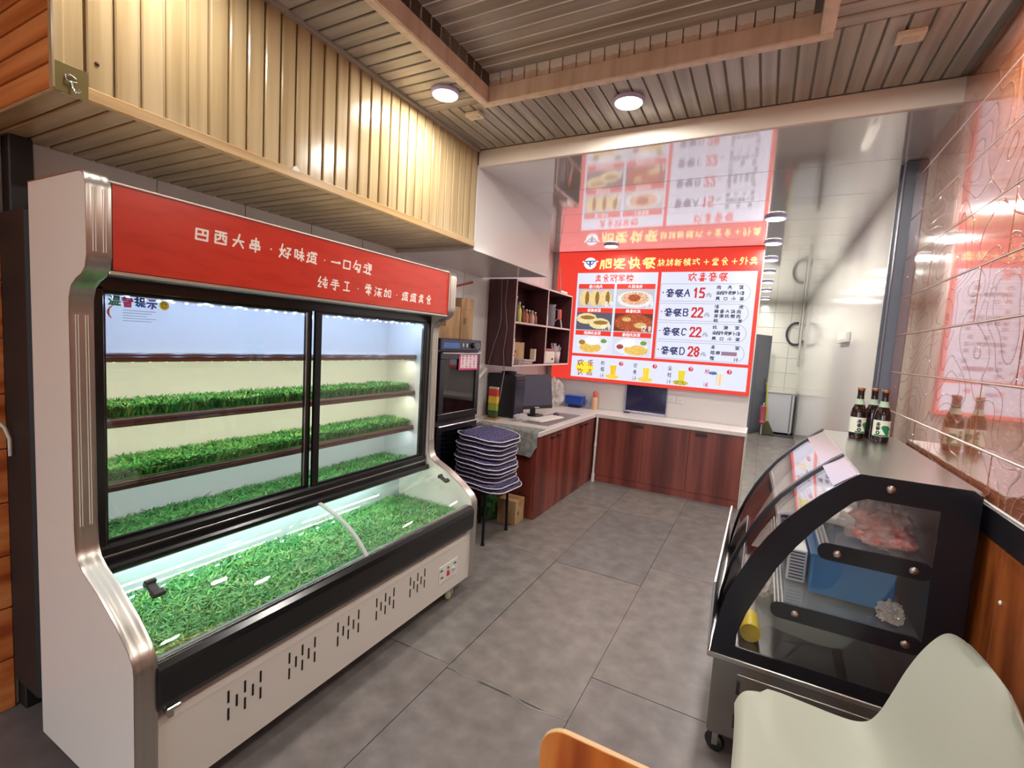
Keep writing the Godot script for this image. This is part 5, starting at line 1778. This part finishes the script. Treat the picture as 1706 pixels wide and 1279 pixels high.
func build_showcase() -> void:
	var t := thing("glass_showcase", "curved glass food showcase with black edged ends on a steel base", "showcase", Vector3(0.26, 0, -2.39))
	var black := plain("case_black", rgb(22, 20, 28), 0.25)
	var ss := steel("case_steel", Color(0.62, 0.6, 0.57), 0.26)
	var clear := glass("clear_glass", Color(0.4, 0.5, 0.46), 0.008)
	var st: SurfaceTool
	# base
	st = new_st()
	span(st, -0.062, 0.60, 0.09, 0.385, -2.92, -1.862, 0.006)
	var base := obj("base", st, ss, t, false, "stainless steel base")
	st = new_st()
	span(st, -0.085, 0.605, 0.385, 0.408, -2.935, -1.848, 0.004)
	obj("base_rim", st, steel("rim_steel", Color(0.78, 0.77, 0.74), 0.2), base)
	st = new_st()
	span(st, 0.02, 0.56, 0.13, 0.35, -1.861, -1.856, 0.003)
	var hatch := obj("hatch", st, ss, base)
	for y in [0.17, 0.30]:
		st = new_st()
		span(st, 0.022, 0.034, y - 0.025, y + 0.025, -1.856, -1.851, 0.001)
		obj("hinge", st, plain("hinge_dark", rgb(44, 42, 40), 0.4), hatch)
	for q in [[-0.03, -1.90], [0.56, -1.90], [-0.03, -2.88], [0.56, -2.88]]:
		st = new_st(true)
		lathe(st, [[0.0, -0.012], [0.03, -0.012], [0.036, -0.006], [0.036, 0.006], [0.03, 0.012], [0.0, 0.012]], Vector3(q[0], 0.036, q[1]), 18, Basis(Vector3.RIGHT, PI / 2) * Basis(Vector3.BACK, 0.3))
		var ca := obj("caster", st, plain("caster_black", rgb(26, 25, 26), 0.4), t)
		st = new_st()
		span(st, q[0] - 0.024, q[0] + 0.024, 0.076, 0.092, q[1] - 0.02, q[1] + 0.02, 0.003)
		span(st, q[0] - 0.01, q[0] + 0.01, 0.03, 0.08, q[1] + 0.014, q[1] + 0.018)
		obj("caster_fork", st, steel(), ca)
	# glass ends with black printed borders
	var outer := PackedVector2Array()
	for p in ARC:
		outer.append(Vector2(p[0], p[1]))
	outer.append(Vector2(0.58, 1.146))
	outer.append(Vector2(0.602, 1.13))
	outer.append(Vector2(0.602, 0.408))
	var hole := PackedVector2Array([Vector2(0.006, 0.452), Vector2(0.006, 0.50), Vector2(0.03, 0.59), Vector2(0.059, 0.663), Vector2(0.105, 0.775), Vector2(0.155, 0.865), Vector2(0.201, 0.935), Vector2(0.252, 1.0), Vector2(0.298, 1.054), Vector2(0.33, 1.07), Vector2(0.512, 1.069), Vector2(0.512, 0.452)])
	for z in [-1.855, -2.925]:
		st = new_st()
		# border: outer outline and the opening joined along one cut
		var ring := PackedVector2Array()
		for p in outer:
			ring.append(p)
		ring.append(outer[0] + Vector2(0.0005, -0.0001))
		var hh := hole.duplicate()
		for i in range(hh.size(), -1, -1):
			ring.append(hh[i % hh.size()] + (Vector2(0, 0.0004) if i == 0 else Vector2.ZERO))
		prism(st, ring, z - 0.004, z + 0.004)
		var e := obj("end_frame", st, black, t, false, "black curved end border")
		st = new_st()
		prism(st, hole, z - 0.002, z + 0.002)
		obj("end_pane", st, clear, e)
		for b in [[0.215, 0.515, 0.872], [0.10, 0.515, 0.632]]:
			st = new_st()
			prism(st, moved(rounded(b[1] - b[0], 0.056, 0.027), Vector2((b[0] + b[1]) / 2, b[2] + 0.002)), z + 0.003, z + 0.0065)
			obj("shelf_band", st, black, e)
		for q in [[0.387, 1.112], [0.271, 0.872], [0.469, 0.872], [0.174, 0.634], [0.472, 0.634]]:
			st = new_st(true)
			lathe(st, [[0.0, -0.008], [0.0125, -0.008], [0.0125, 0.001], [0.010, 0.0035], [0.0, 0.004]], Vector3(q[0], q[1], z + 0.007), 16, Basis(Vector3.RIGHT, PI / 2))
			obj("bolt", st, steel("bolt_steel", Color(0.72, 0.66, 0.62), 0.3), e)
	# curved front glass, arcs, top
	st = new_st(true)
	var rows: Array = []
	var off: Array = []
	for p in ARC:
		rows.append([Vector3(p[0] + 0.002, p[1] - 0.001, -1.86), Vector3(p[0] + 0.002, p[1] - 0.001, -2.92)])
		off.append([Vector3(p[0] + 0.007, p[1] - 0.003, -1.86), Vector3(p[0] + 0.007, p[1] - 0.003, -2.92)])
	sheet(st, rows, off)
	obj("front_glass", st, clear, t)
	obj("glass_arc", arc_frame(-2.2, 0.034, 0.03), black, t, false, "black arc where two front panes meet")
	obj("glass_arc", arc_frame(-2.922, 0.04, 0.03), black, t)
	st = new_st()
	span(st, 0.30, 0.602, 1.128, 1.1455, -2.93, -1.86, 0.003)
	obj("top_plate", st, steel("top_steel", Color(0.8, 0.79, 0.77), 0.28), t, false, "stainless steel top")
	st = new_st()
	prism(st, PackedVector2Array([Vector2(0.306, 1.1465), Vector2(0.306, 1.128), Vector2(0.252, 1.083), Vector2(0.238, 1.093)]), -2.915, -1.865)
	obj("top_lip", st, steel("lip_steel", Color(0.86, 0.84, 0.85), 0.18), t)
	st = new_st()
	span(st, -0.088, -0.078, 0.408, 0.66, -2.90, -1.875, 0.002)
	obj("front_lip", st, steel("lip_steel", Color(0.86, 0.84, 0.85), 0.18), t)
	# rear wall, deck, shelves
	st = new_st()
	span(st, 0.52, 0.60, 0.408, 1.128, -2.92, -1.862)
	obj("rear_panel", st, plain("case_rear", rgb(26, 25, 27), 0.45), t)
	st = new_st()
	span(st, -0.06, 0.52, 0.408, 0.42, -2.915, -1.865)
	obj("deck", st, steel("deck_steel", Color(0.42, 0.41, 0.4), 0.3), t)
	for k in 2:
		var x0: float = [0.225, 0.11][k]
		var yy: float = [0.872, 0.634][k]
		st = new_st()
		span(st, x0, 0.52, yy, yy + 0.007, -2.915, -1.865, 0.001)
		var sh := obj("shelf", st, glass("shelf_glass", Color(0.45, 0.48, 0.52), 0.42, 0.05) if k == 1 else glass("shelf_glass2", Color(0.7, 0.74, 0.74), 0.15, 0.02), t)
		st = new_st()
		for d in [0.0, 0.012, 0.024]:
			span(st, x0 + d, x0 + d + 0.006, yy + 0.007, yy + 0.016, -2.91, -1.87, 0.001)
		obj("shelf_rail", st, steel("rail_pale", Color(0.86, 0.86, 0.84), 0.25), sh)
	# what is inside
	crumple("meat_bag", "clear bag of pink sliced meat on the upper showcase shelf", "bag", Vector3(0.39, 0.889, -2.06), Vector3(0.095, 0.17, 0.14), glass("meat_film", Color(0.92, 0.86, 0.82), 0.3, 0.1), 15)
	var mt := thing("meat_slices", "pink meat slices inside the clear bag", "meat", Vector3(0.42, 0.88, -2.1))
	var mm := plain("meat_pink", Color.WHITE, 0.35)
	mm.albedo_texture = ramp_texture(256, 0.02, 4, 55, [[0.2, rgb(196, 84, 80)], [0.5, rgb(226, 140, 132)], [0.75, rgb(242, 208, 200)]])
	mm.uv1_triplanar = true
	mm.uv1_scale = Vector3(5, 5, 5)
	var rr := RandomNumberGenerator.new()
	rr.seed = 3
	for k in 6:
		var n := FastNoiseLite.new()
		n.seed = k
		n.frequency = 1.2
		st = new_st(true)
		var rws: Array = []
		for i in 11:
			var a := PI * i / 10.0
			var row: Array = []
			for j in 16:
				var b := TAU * j / 16.0
				var d := Vector3(sin(a) * cos(b), cos(a), sin(a) * sin(b))
				var s := 1.0 + 0.35 * n.get_noise_3dv(d * 1.5)
				row.append(Vector3(0.42 + (k % 3) * 0.028 - 0.03, 0.916 + (k / 3) * 0.04, -1.99 - (k % 2) * 0.06 - (k / 3) * 0.02) + Vector3(d.x * 0.062 * s, d.y * 0.03 * s, d.z * 0.06 * s))
			rws.append(row)
		grid(st, rws, true, true)
		obj("slice", st, mm, mt)
	var bt := thing("blue_crate", "blue plastic crate on the lower showcase shelf", "crate", Vector3(0.35, 0.65, -2.15))
	st = new_st()
	span(st, 0.225, 0.47, 0.652, 0.80, -2.03, -2.015, 0.004)
	span(st, 0.225, 0.47, 0.652, 0.80, -2.38, -2.365, 0.004)
	span(st, 0.225, 0.24, 0.652, 0.80, -2.37, -2.02, 0.004)
	span(st, 0.455, 0.47, 0.652, 0.80, -2.37, -2.02, 0.004)
	span(st, 0.23, 0.465, 0.652, 0.66, -2.37, -2.02)
	obj("crate_body", st, plain("crate_blue", rgb(36, 112, 168), 0.4), bt)
	st = new_st()
	span(st, 0.217, 0.478, 0.79, 0.802, -2.39, -2.005, 0.003)
	obj("crate_lid", st, plain("crate_blue_lid", rgb(30, 96, 150), 0.4), bt)
	var gt := thing("white_basket", "white slotted basket beside the blue crate", "basket", Vector3(0.185, 0.65, -2.2))
	st = new_st()
	span(st, 0.152, 0.215, 0.652, 0.78, -2.36, -2.08, 0.004)
	obj("basket_body", st, plain("basket_white", rgb(206, 206, 208), 0.5), gt)
	st = new_st()
	for k in 9:
		span(st, 0.160, 0.207, 0.665 + k * 0.0125, 0.670 + k * 0.0125, -2.0805, -2.078)
		span(st, 0.1505, 0.153, 0.665 + k * 0.0125, 0.670 + k * 0.0125, -2.34, -2.10)
	obj("basket_slot", st, plain("slot_dark", rgb(60, 60, 64), 0.6), gt)
	var yr := thing("yellow_roll", "yellow banded roll on the showcase floor", "roll", Vector3(0.075, 0.6, -1.95))
	st = new_st(true)
	tube(st, [Vector3(0.03, 0.456, -2.25), Vector3(0.05, 0.456, -1.98)], 0.034, 16)
	obj("roll", st, plain("roll_grey", rgb(176, 170, 160), 0.4), yr)
	st = new_st(true)
	tube(st, [Vector3(0.042, 0.456, -2.09), Vector3(0.051, 0.456, -1.97)], 0.0355, 16)
	obj("roll_label", st, plain("roll_yellow", rgb(220, 190, 30), 0.4), yr)
	crumple("plastic_packet", "small clear packet at the front of the showcase floor", "packet", Vector3(0.09, 0.42, -2.45), Vector3(0.05, 0.09, 0.1), glass("packet_film", Color(0.9, 0.86, 0.8), 0.4, 0.12), 31)
	crumple("plastic_packet", "small clear packet on the lower glass shelf beside the crate", "packet", Vector3(0.45, 0.65, -1.95), Vector3(0.035, 0.07, 0.04), glass("packet_film", Color(0.9, 0.86, 0.8), 0.4, 0.12), 32)

func build_beer() -> void:
	var prof := [[0.0, 0.002], [0.027, 0.0], [0.031, 0.004], [0.0315, 0.01], [0.0315, 0.118], [0.029, 0.136], [0.021, 0.156], [0.0155, 0.175], [0.0135, 0.20], [0.013, 0.222], [0.0145, 0.224], [0.0145, 0.232], [0.0125, 0.233]]
	var t := thing("beer_bottle", "brown beer bottle with green and white label, set apart from the other two", "bottle", Vector3(0.415, 1.146, -2.74), "beer bottles on the showcase")
	var st := new_st(true)
	lathe(st, prof, Vector3.ZERO, 24)
	obj("bottle_glass", st, plain("beer_brown", rgb(30, 14, 12), 0.06, 0.0, 0.6), t, true)
	st = new_st(true)
	for k in 18:
		for q in [[0, 0], [1, 0], [1, 1], [0, 0], [1, 1], [0, 1]]:
			var u: float = (k + q[0]) / 18.0
			var a := PI * 0.5 + (u - 0.5) * PI * 1.25
			st.set_uv(Vector2(1.0 - u, 1.0 - q[1]))
			st.add_vertex(Vector3(cos(a) * 0.0322, 0.028 + q[1] * 0.072, sin(a) * 0.0322))
	obj("label", st, print_mat("beer_label", beer_label_image(), 0.5), t, true)
	st = new_st(true)
	lathe(st, [[0.0205, 0.160], [0.0162, 0.176], [0.0150, 0.186]], Vector3.ZERO, 20)
	obj("neck_label", st, plain("neck_green", rgb(170, 196, 170), 0.5), t, true)
	st = new_st(true)
	lathe(st, [[0.0155, 0.226], [0.0158, 0.232], [0.0145, 0.238], [0.0, 0.239]], Vector3.ZERO, 20)
	obj("crown_cap", st, plain("cap_brown", rgb(150, 96, 70), 0.35, 0.4), t, true)
	t.rotation.y = 0.5
	copy_of(t, Vector3(0.50, 1.146, -2.70), -0.2, "brown beer bottle with green and white label, nearest the wood wall")
	copy_of(t, Vector3(0.478, 1.146, -2.80), 2.2, "brown beer bottle half hidden between the other two")

# ---------------------------------------------------------------- chairs
func build_white_chair() -> void:
	var t := thing("shell_chair", "white moulded plastic shell chair in front of the showcase", "chair", Vector3(0.26, 0, -1.405))
	# profile from seat front to the top of the back: x, y, half width
	var prof := [[0.0, 0.405, 0.165], [0.012, 0.425, 0.185], [0.035, 0.438, 0.20], [0.10, 0.44, 0.215], [0.18, 0.432, 0.222], [0.26, 0.427, 0.222], [0.315, 0.432, 0.218], [0.355, 0.455, 0.213], [0.382, 0.50, 0.213], [0.405, 0.56, 0.22], [0.432, 0.64, 0.226], [0.458, 0.71, 0.222], [0.48, 0.765, 0.205], [0.492, 0.795, 0.178], [0.50, 0.812, 0.13], [0.503, 0.818, 0.08]]
	var fine: Array = []
	for i in prof.size() - 1:
		for s in 4:
			var v: Array = []
			for c in 3:
				v.append((0.035 if c == 2 else 0.0) + cubic_interpolate(prof[i][c], prof[i + 1][c], prof[max(i - 1, 0)][c], prof[min(i + 2, prof.size() - 1)][c], s / 4.0))
			fine.append(v)
	fine.append([0.504, 0.819, 0.09])
	prof = fine
	var rows: Array = []
	var off: Array = []
	for i in prof.size():
		var p: Array = prof[i]
		var a := Vector2(prof[max(i - 1, 0)][0], prof[max(i - 1, 0)][1])
		var b := Vector2(prof[min(i + 1, prof.size() - 1)][0], prof[min(i + 1, prof.size() - 1)][1])
		var d := (b - a).normalized()
		var nn := Vector2(-d.y, d.x)
		var row: Array = []
		var row2: Array = []
		for j in 25:
			var v := j / 12.0 - 1.0
			# the rim turns up towards the sitter
			var lift := 0.022 * pow(absf(v), 3.0) * (1.0 if i > 10 else 0.3)
			var q := Vector2(p[0], p[1]) + nn * lift
			row.append(Vector3(q.x - 0.235, q.y, v * p[2]))
			var q2 := q - nn * 0.006
			row2.append(Vector3(q2.x - 0.235, q2.y, v * p[2] * 0.99))
		rows.append(row)
		off.append(row2)
	var st := new_st(true)
	sheet(st, rows, off)
	obj("seat_shell", st, plain("chair_white", rgb(186, 189, 174), 0.45), t, true)
	var legm := wood("leg_beech", rgb(170, 120, 70), rgb(200, 150, 96), rgb(216, 172, 120), 99, "y", 2.0, 0.2, 0.4)
	for q in [[-1, -1], [-1, 1], [1, -1], [1, 1]]:
		st = new_st(true)
		tube(st, [Vector3(q[0] * 0.09, 0.41, q[1] * 0.09), Vector3(q[0] * 0.2, 0.0, q[1] * 0.19)], 0.017, 10, 0.011)
		obj("leg", st, legm, t, true)
	st = new_st(true)
	for q in [[-1, -1, 1, 1], [-1, 1, 1, -1]]:
		tube(st, [Vector3(q[0] * 0.1, 0.38, q[1] * 0.1), Vector3(q[2] * 0.1, 0.38, q[3] * 0.1)], 0.006, 8)
		tube(st, [Vector3(q[0] * 0.15, 0.19, q[1] * 0.145), Vector3(q[2] * 0.1, 0.38, q[3] * 0.1)], 0.005, 8)
	obj("brace", st, plain("brace_black", rgb(24, 24, 24), 0.4), t, true)
	t.rotation.y = 0.0

func build_wood_chair() -> void:
	var t := thing("plywood_chair", "orange-grained bent plywood chair with a pale edge", "chair", Vector3(-0.09, 0, -0.56))
	var face := wood("ply_orange", rgb(150, 66, 20), rgb(206, 116, 44), rgb(232, 160, 84), 98, "y", 1.3, 0.16, 0.28)
	var edge := plain("ply_edge", rgb(222, 186, 136), 0.5)
	var w := 0.42
	# back panel in its own plane, a little bowed
	var outline := rounded(w, 0.36, 0.05, 8)
	var core := new_st()
	var rows: Array = []
	var off: Array = []
	var back := new_st(true)
	for layer in [[0.0, 0.0015], [0.0015, 0.0105], [0.0105, 0.012]]:
		var st := new_st()
		var sh: float = 0.0 if layer[0] == 0.0015 else 0.0008
		var poly := PackedVector2Array()
		for p in outline:
			poly.append(Vector2(p.x * (1.0 - sh * 5.0), p.y * (1.0 - sh * 5.0)))
		prism(st, moved(poly, Vector2(0, 0.62)), -0.215 - layer[0], -0.215 - layer[1])
		obj("backrest" if layer[0] == 0.0 else ("backrest_edge" if layer[0] < 0.01 else "backrest_veneer"), st, edge if sh == 0.0 else face, t, true)
	var seat := new_st()
	prism(seat, moved(rounded(0.42, 0.41, 0.06, 8), Vector2(0, 0.0)), 0.44, 0.452, "y")
	obj("seat", seat, face, t, true)
	var metal := plain("chair_metal", rgb(60, 58, 58), 0.35, 0.7)
	for q in [[-1, -1], [-1, 1], [1, -1], [1, 1]]:
		var st := new_st(true)
		if q[1] < 0:
			tube(st, [Vector3(q[0] * 0.17, 0.0, -0.23), Vector3(q[0] * 0.165, 0.44, -0.2), Vector3(q[0] * 0.16, 0.55, -0.205)], 0.011, 10)
		else:
			tube(st, [Vector3(q[0] * 0.18, 0.0, 0.19), Vector3(q[0] * 0.165, 0.44, 0.15)], 0.011, 10)
		obj("leg", st, metal, t, true)

# ---------------------------------------------------------------- cushions on a stool, things on the floor
func build_cushions() -> void:
	var s := thing("stool", "dark metal stool under the cushion stack", "stool", Vector3(-1.80, 0, -3.1))
	var metal := plain("stool_dark", rgb(30, 26, 34), 0.4, 0.5)
	var st := new_st()
	prism(st, rounded(0.30, 0.42, 0.03), 0.395, 0.42, "y")
	obj("seat", st, metal, s, true)
	for q in [[-0.14, -0.18], [-0.14, 0.18], [0.11, -0.18], [0.11, 0.18]]:
		st = new_st(true)
		tube(st, [Vector3(q[0], 0.0, q[1]), Vector3(q[0] * 0.95, 0.397, q[1] * 0.95)], 0.011, 8)
		obj("leg", st, metal, s, true)
		st = new_st(true)
		tube(st, [Vector3(q[0], 0.0, q[1]), Vector3(q[0], 0.012, q[1])], 0.015, 8)
		obj("foot", st, plain("foot_rubber", rgb(14, 14, 14), 0.7), s, true)
	var plaid := plain("cushion_blue", Color.WHITE, 0.85)
	plaid.albedo_texture = ramp_texture(256, 0.05, 3, 66, [[0.3, rgb(40, 36, 62)], [0.55, rgb(76, 70, 110)], [0.8, rgb(112, 104, 150)]])
	plaid.uv1_triplanar = true
	plaid.uv1_scale = Vector3(4, 4, 4)
	var piping := plain("piping_white", rgb(206, 198, 214), 0.6)
	var variants: Array = []
	for v in 3:
		var t := Node3D.new()
		t.name = "seat_cushion"
		var n := FastNoiseLite.new()
		n.seed = 40
		n.frequency = 1.1
		var rim: Array = []
		var rows_t: Array = []
		var rows_b: Array = []
		var body := new_st(true)
		for i in 7:
			var k := i / 6.0
			var rt: Array = []
			var rb: Array = []
			for j in 40:
				var a := TAU * j / 40.0
				var c := cos(a)
				var sn := sin(a)
				var x := signf(c) * pow(absf(c), 0.45) * 0.18 * k
				var z := signf(sn) * pow(absf(sn), 0.45) * 0.215 * k
				var sag := 0.02 * n.get_noise_2d(x * 3.0, z * 3.0) * k - 0.03 * pow(maxf(0.0, x / 0.2), 3.0) * (1.0 + 0.08 * v)
				var hgt := 0.015 * sqrt(maxf(0.0, 1.0 - pow(k, 6.0)))
				rt.append(Vector3(x, 0.016 + sag + hgt, z))
				rb.append(Vector3(x, 0.016 + sag - hgt, z))
				if i == 6:
					rim.append(Vector3(x * 1.012, 0.016 + sag, z * 1.012))
			rows_t.append(rt)
			rows_b.append(rb)
		grid(body, rows_t, true)
		grid(body, rows_b, true, true)
		var m1 := MeshInstance3D.new()
		m1.name = "pad"
		m1.mesh = mesh_of(body)
		m1.material_override = plaid
		t.add_child(m1)
		var ps := new_st(true)
		rim.append(rim[0])
		tube(ps, rim, 0.0045, 6)
		var m2 := MeshInstance3D.new()
		m2.name = "piping"
		m2.mesh = mesh_of(ps)
		m2.material_override = piping
		t.add_child(m2)
		variants.append(t)
	var y := 0.424
	var rr := RandomNumberGenerator.new()
	rr.seed = 12
	for k in 12:
		var c: Node3D = variants[k % 3].duplicate()
		c.name = numbered("seat_cushion")
		add_child(c)
		c.position = Vector3(-1.77 + rr.randf_range(-0.015, 0.015) + (0.03 if k < 2 else 0.0), y, -3.06 + rr.randf_range(-0.02, 0.02))
		c.rotation = Vector3(0.0, rr.randf_range(-0.06, 0.06), 0.0)
		c.set_meta("label", "navy seat cushion with white piping in the stack on the stool")
		c.set_meta("category", "cushion")
		c.set_meta("group", "stacked navy seat cushions")
		y += 0.0335
	for v in variants:
		v.free()
	carton("cardboard_box", "small brown carton on the floor beside the counter end", Vector3(-1.76, 0.0, -3.48), Vector3(0.17, 0.2, 0.16), "kraft")
	crumple("green_bag", "crumpled green bag on the floor under the stool", "bag", Vector3(-1.95, 0.0, -3.45), Vector3(0.07, 0.22, 0.08), plain("bag_green", rgb(70, 130, 70), 0.5), 77)
	st = new_st(true)
	tube(st, [Vector3(-2.36, 1.86, -3.10), Vector3(-2.22, 1.97, -3.42)], 0.009, 8)
	single("wall_rod", st, plain("rod_orange", rgb(196, 110, 70), 0.4), "short orange rod sticking out from the wall above the boxes", "rod")

# ---------------------------------------------------------------- small things on walls and ceilings, the passage
func build_details() -> void:
	var t := thing("wall_hook", "small metal hook on a clear adhesive plate on the soffit corner", "hook", Vector3(-1.735, 2.13, -0.625))
	var st := new_st()
	span(st, -1.7335, -1.7318, 2.092, 2.168, -0.662, -0.59, 0.0005)
	obj("plate", st, plain("plate_olive", rgb(116, 104, 66), 0.15), t)
	st = new_st(true)
	tube(st, [Vector3(-1.729, 2.138, -0.612), Vector3(-1.728, 2.142, -0.62), Vector3(-1.728, 2.138, -0.632), Vector3(-1.727, 2.128, -0.634), Vector3(-1.727, 2.124, -0.622), Vector3(-1.727, 2.126, -0.612), Vector3(-1.729, 2.138, -0.612)], 0.0022, 6)
	tube(st, [Vector3(-1.727, 2.128, -0.624), Vector3(-1.724, 2.108, -0.626), Vector3(-1.716, 2.096, -0.629), Vector3(-1.708, 2.098, -0.632), Vector3(-1.706, 2.106, -0.634)], 0.0028, 7)
	obj("hook", st, steel("hook_steel", Color(0.85, 0.85, 0.82), 0.15), t)
	st = new_st(true)
	lathe(st, [[0.0, 0.0], [0.006, 0.0], [0.004, 0.003], [0.0, 0.004]], Vector3(-1.7385, 2.205, -0.685), 10, Basis(Vector3.BACK, -PI / 2))
	single("nail_head", st, plain("nail_dark", rgb(70, 52, 34), 0.5), "dark nail head in a soffit slat near the hook", "nail")
	var torn := new_st()
	prism(torn, PackedVector2Array([Vector2(-1.345, 2.127), Vector2(-1.312, 2.127), Vector2(-1.318, 2.14), Vector2(-1.33, 2.147), Vector2(-1.343, 2.139)]), -1.7345, -1.7335, "x")
	single("paper_scrap", torn, plain("paper_white", rgb(230, 226, 220), 0.7), "torn white paper scrap stuck on the soffit edge", "paper scrap")
	for q in [[Vector3(-1.494, 2.7, -2.235), "white square ceiling plate beside the lamp near the soffit"], [Vector3(0.355, 2.7, -2.27), "white rectangular ceiling plate near the wood wall"]]:
		t = thing("ceiling_plate", q[1], "ceiling plate", q[0])
		st = new_st()
		box(st, q[0] + Vector3(0, -0.010, 0), Vector3(0.088, 0.02, 0.062), 0.003)
		obj("plate", st, plain("ceil_plate", rgb(220, 206, 184), 0.45), t)
		st = new_st()
		box(st, q[0] + Vector3(0, -0.0205, 0), Vector3(0.05, 0.003, 0.03), 0.001)
		obj("cover", st, plain("ceil_plate_cover", rgb(206, 192, 172), 0.45), t)
	st = new_st(true)
	tube(st, [Vector3(-2.37, 1.16, -0.5), Vector3(-2.36, 1.12, -0.62), Vector3(-2.325, 1.09, -0.636), Vector3(-2.312, 1.05, -0.644), Vector3(-2.312, 0.99, -0.645)], 0.006, 8)
	single("cable", st, plain("cable_white", rgb(206, 196, 180), 0.5), "short white cable bending off the plank wall beside the black post", "cable")
	# the passage
	t = thing("grey_door", "grey metal door standing open at the end of the passage", "door", Vector3(-0.16, 0, -10.25))
	t.rotation.y = deg_to_rad(68)
	st = new_st()
	span(st, 0.0, 0.62, 0.01, 1.92, -0.022, 0.022, 0.004)
	obj("leaf", st, plain("door_grey", rgb(100, 104, 118), 0.45), t, true)
	st = new_st()
	span(st, 0.49, 0.56, 0.85, 1.07, -0.03, 0.03, 0.004)
	var esc := obj("lock_plate", st, plain("lock_dark", rgb(58, 58, 70), 0.35), t, true)
	st = new_st(true)
	for s in [-1.0, 1.0]:
		tube(st, [Vector3(0.525, 0.99, 0.0), Vector3(0.525, 0.99, s * 0.06), Vector3(0.40, 0.99, s * 0.06)], 0.011, 8)
	obj("lever", st, steel(), esc, true)
	st = new_st()
	for x in [0.02, 0.58]:
		span(st, x, x + 0.02, 0.05, 1.88, -0.024, 0.024, 0.002)
	obj("leaf_edge", st, plain("door_edge", rgb(84, 88, 100), 0.45), t, true)
	t = thing("freezer", "white low freezer against the tiled end wall", "freezer", Vector3(0.33, 0, -10.8))
	st = new_st()
	span(st, 0.12, 0.59, 0.03, 0.80, -11.08, -10.72, 0.01)
	obj("cabinet", st, plain("freezer_white", rgb(214, 216, 222), 0.3), t)
	st = new_st()
	span(st, 0.115, 0.595, 0.80, 0.84, -11.085, -10.70, 0.008)
	obj("lid", st, plain("freezer_lid", rgb(206, 206, 200), 0.3), t)
	st = new_st()
	for q in [[0.15, -11.05], [0.56, -11.05], [0.15, -10.75], [0.56, -10.75]]:
		span(st, q[0] - 0.02, q[0] + 0.02, 0.0, 0.03, q[1] - 0.02, q[1] + 0.02)
	span(st, 0.535, 0.55, 0.06, 0.78, -10.722, -10.715)
	obj("foot", st, plain("freezer_dark", rgb(90, 92, 104), 0.5), t)
	t = thing("broom", "green broom with yellow handle leaning by the freezer", "broom", Vector3(0.14, 0, -10.45))
	st = new_st(true)
	tube(st, [Vector3(0.155, 0.22, -10.45), Vector3(0.09, 1.0, -10.62)], 0.012, 8)
	obj("handle", st, plain("broom_yellow", rgb(196, 196, 70), 0.4), t)
	st = new_st()
	prism(st, PackedVector2Array([Vector2(0.13, 0.26), Vector2(0.18, 0.26), Vector2(0.30, 0.01), Vector2(0.05, 0.01)]), -10.48, -10.42)
	obj("bristles", st, plain("broom_olive", rgb(88, 84, 60), 0.8), t)
	t = thing("red_dustpan", "red dustpan standing beside the grey door", "dustpan", Vector3(0.05, 0, -10.4))
	st = new_st()
	span(st, 0.02, 0.12, 0.22, 0.56, -10.40, -10.38, 0.01)
	span(st, 0.02, 0.12, 0.22, 0.26, -10.40, -10.32, 0.01)
	obj("pan", st, plain("pan_red", rgb(170, 70, 84), 0.4), t)
	st = new_st(true)
	tube(st, [Vector3(0.07, 0.0, -10.39), Vector3(0.07, 0.62, -10.395)], 0.014, 8)
	obj("handle", st, plain("pan_handle", rgb(206, 196, 200), 0.4), t)
	st = new_st(true)
	var hp: Array = []
	for k in 13:
		var a := deg_to_rad(60 + k * 22)
		hp.append(Vector3(0.50 + cos(a) * 0.16, 1.99 + sin(a) * 0.22, -11.05))
	tube(st, hp, 0.02, 8)
	single("hose", st, plain("hose_dark", rgb(60, 58, 72), 0.5), "dark curved hose hanging on the tiled end wall", "hose")
	st = new_st(true)
	tube(st, [Vector3(0.585, 2.6, -10.9), Vector3(0.585, 1.35, -10.9)], 0.022, 10)
	tube(st, [Vector3(0.545, 2.6, -10.95), Vector3(0.545, 1.8, -10.95)], 0.014, 8)
	single("drain_pipe", st, plain("pipe_grey", rgb(196, 196, 190), 0.4), "pale pipes running down the corner of the tiled end wall", "pipe")
	t = thing("wall_cupboard", "white flat box mounted on the passage wall", "box", Vector3(0.6, 1.7, -5.2))
	st = new_st()
	span(st, 0.595, 0.625, 1.67, 1.76, -5.5, -4.95, 0.004)
	obj("case", st, plain("case_white", rgb(226, 224, 216), 0.3), t)
	st = new_st()
	span(st, 0.592, 0.596, 1.69, 1.74, -5.46, -4.99, 0.001)
	obj("cover", st, plain("case_cover", rgb(232, 230, 222), 0.3), t)
	st = new_st(true)
	lathe(st, [[0.0, 0.0], [0.007, 0.0], [0.005, 0.003], [0.0, 0.004]], Vector3(0.623, 0.88, -1.72), 10, Basis(Vector3.BACK, PI / 2))
	single("screw_cap", st, plain("paper_white", rgb(230, 226, 220), 0.7), "small white screw cap in the lower orange board", "screw cap")

func _ready() -> void:
	set_up_view()
	build_lamps()
	build_floor()
	build_walls()
	build_ceilings()
	build_fridge()
	build_showcase()
	build_counters()
	build_menu()
	build_steriliser()
	build_white_chair()
	build_wood_chair()
	build_beer()
	build_cushions()
	build_shelf_items()
	build_counter_items()
	build_details()
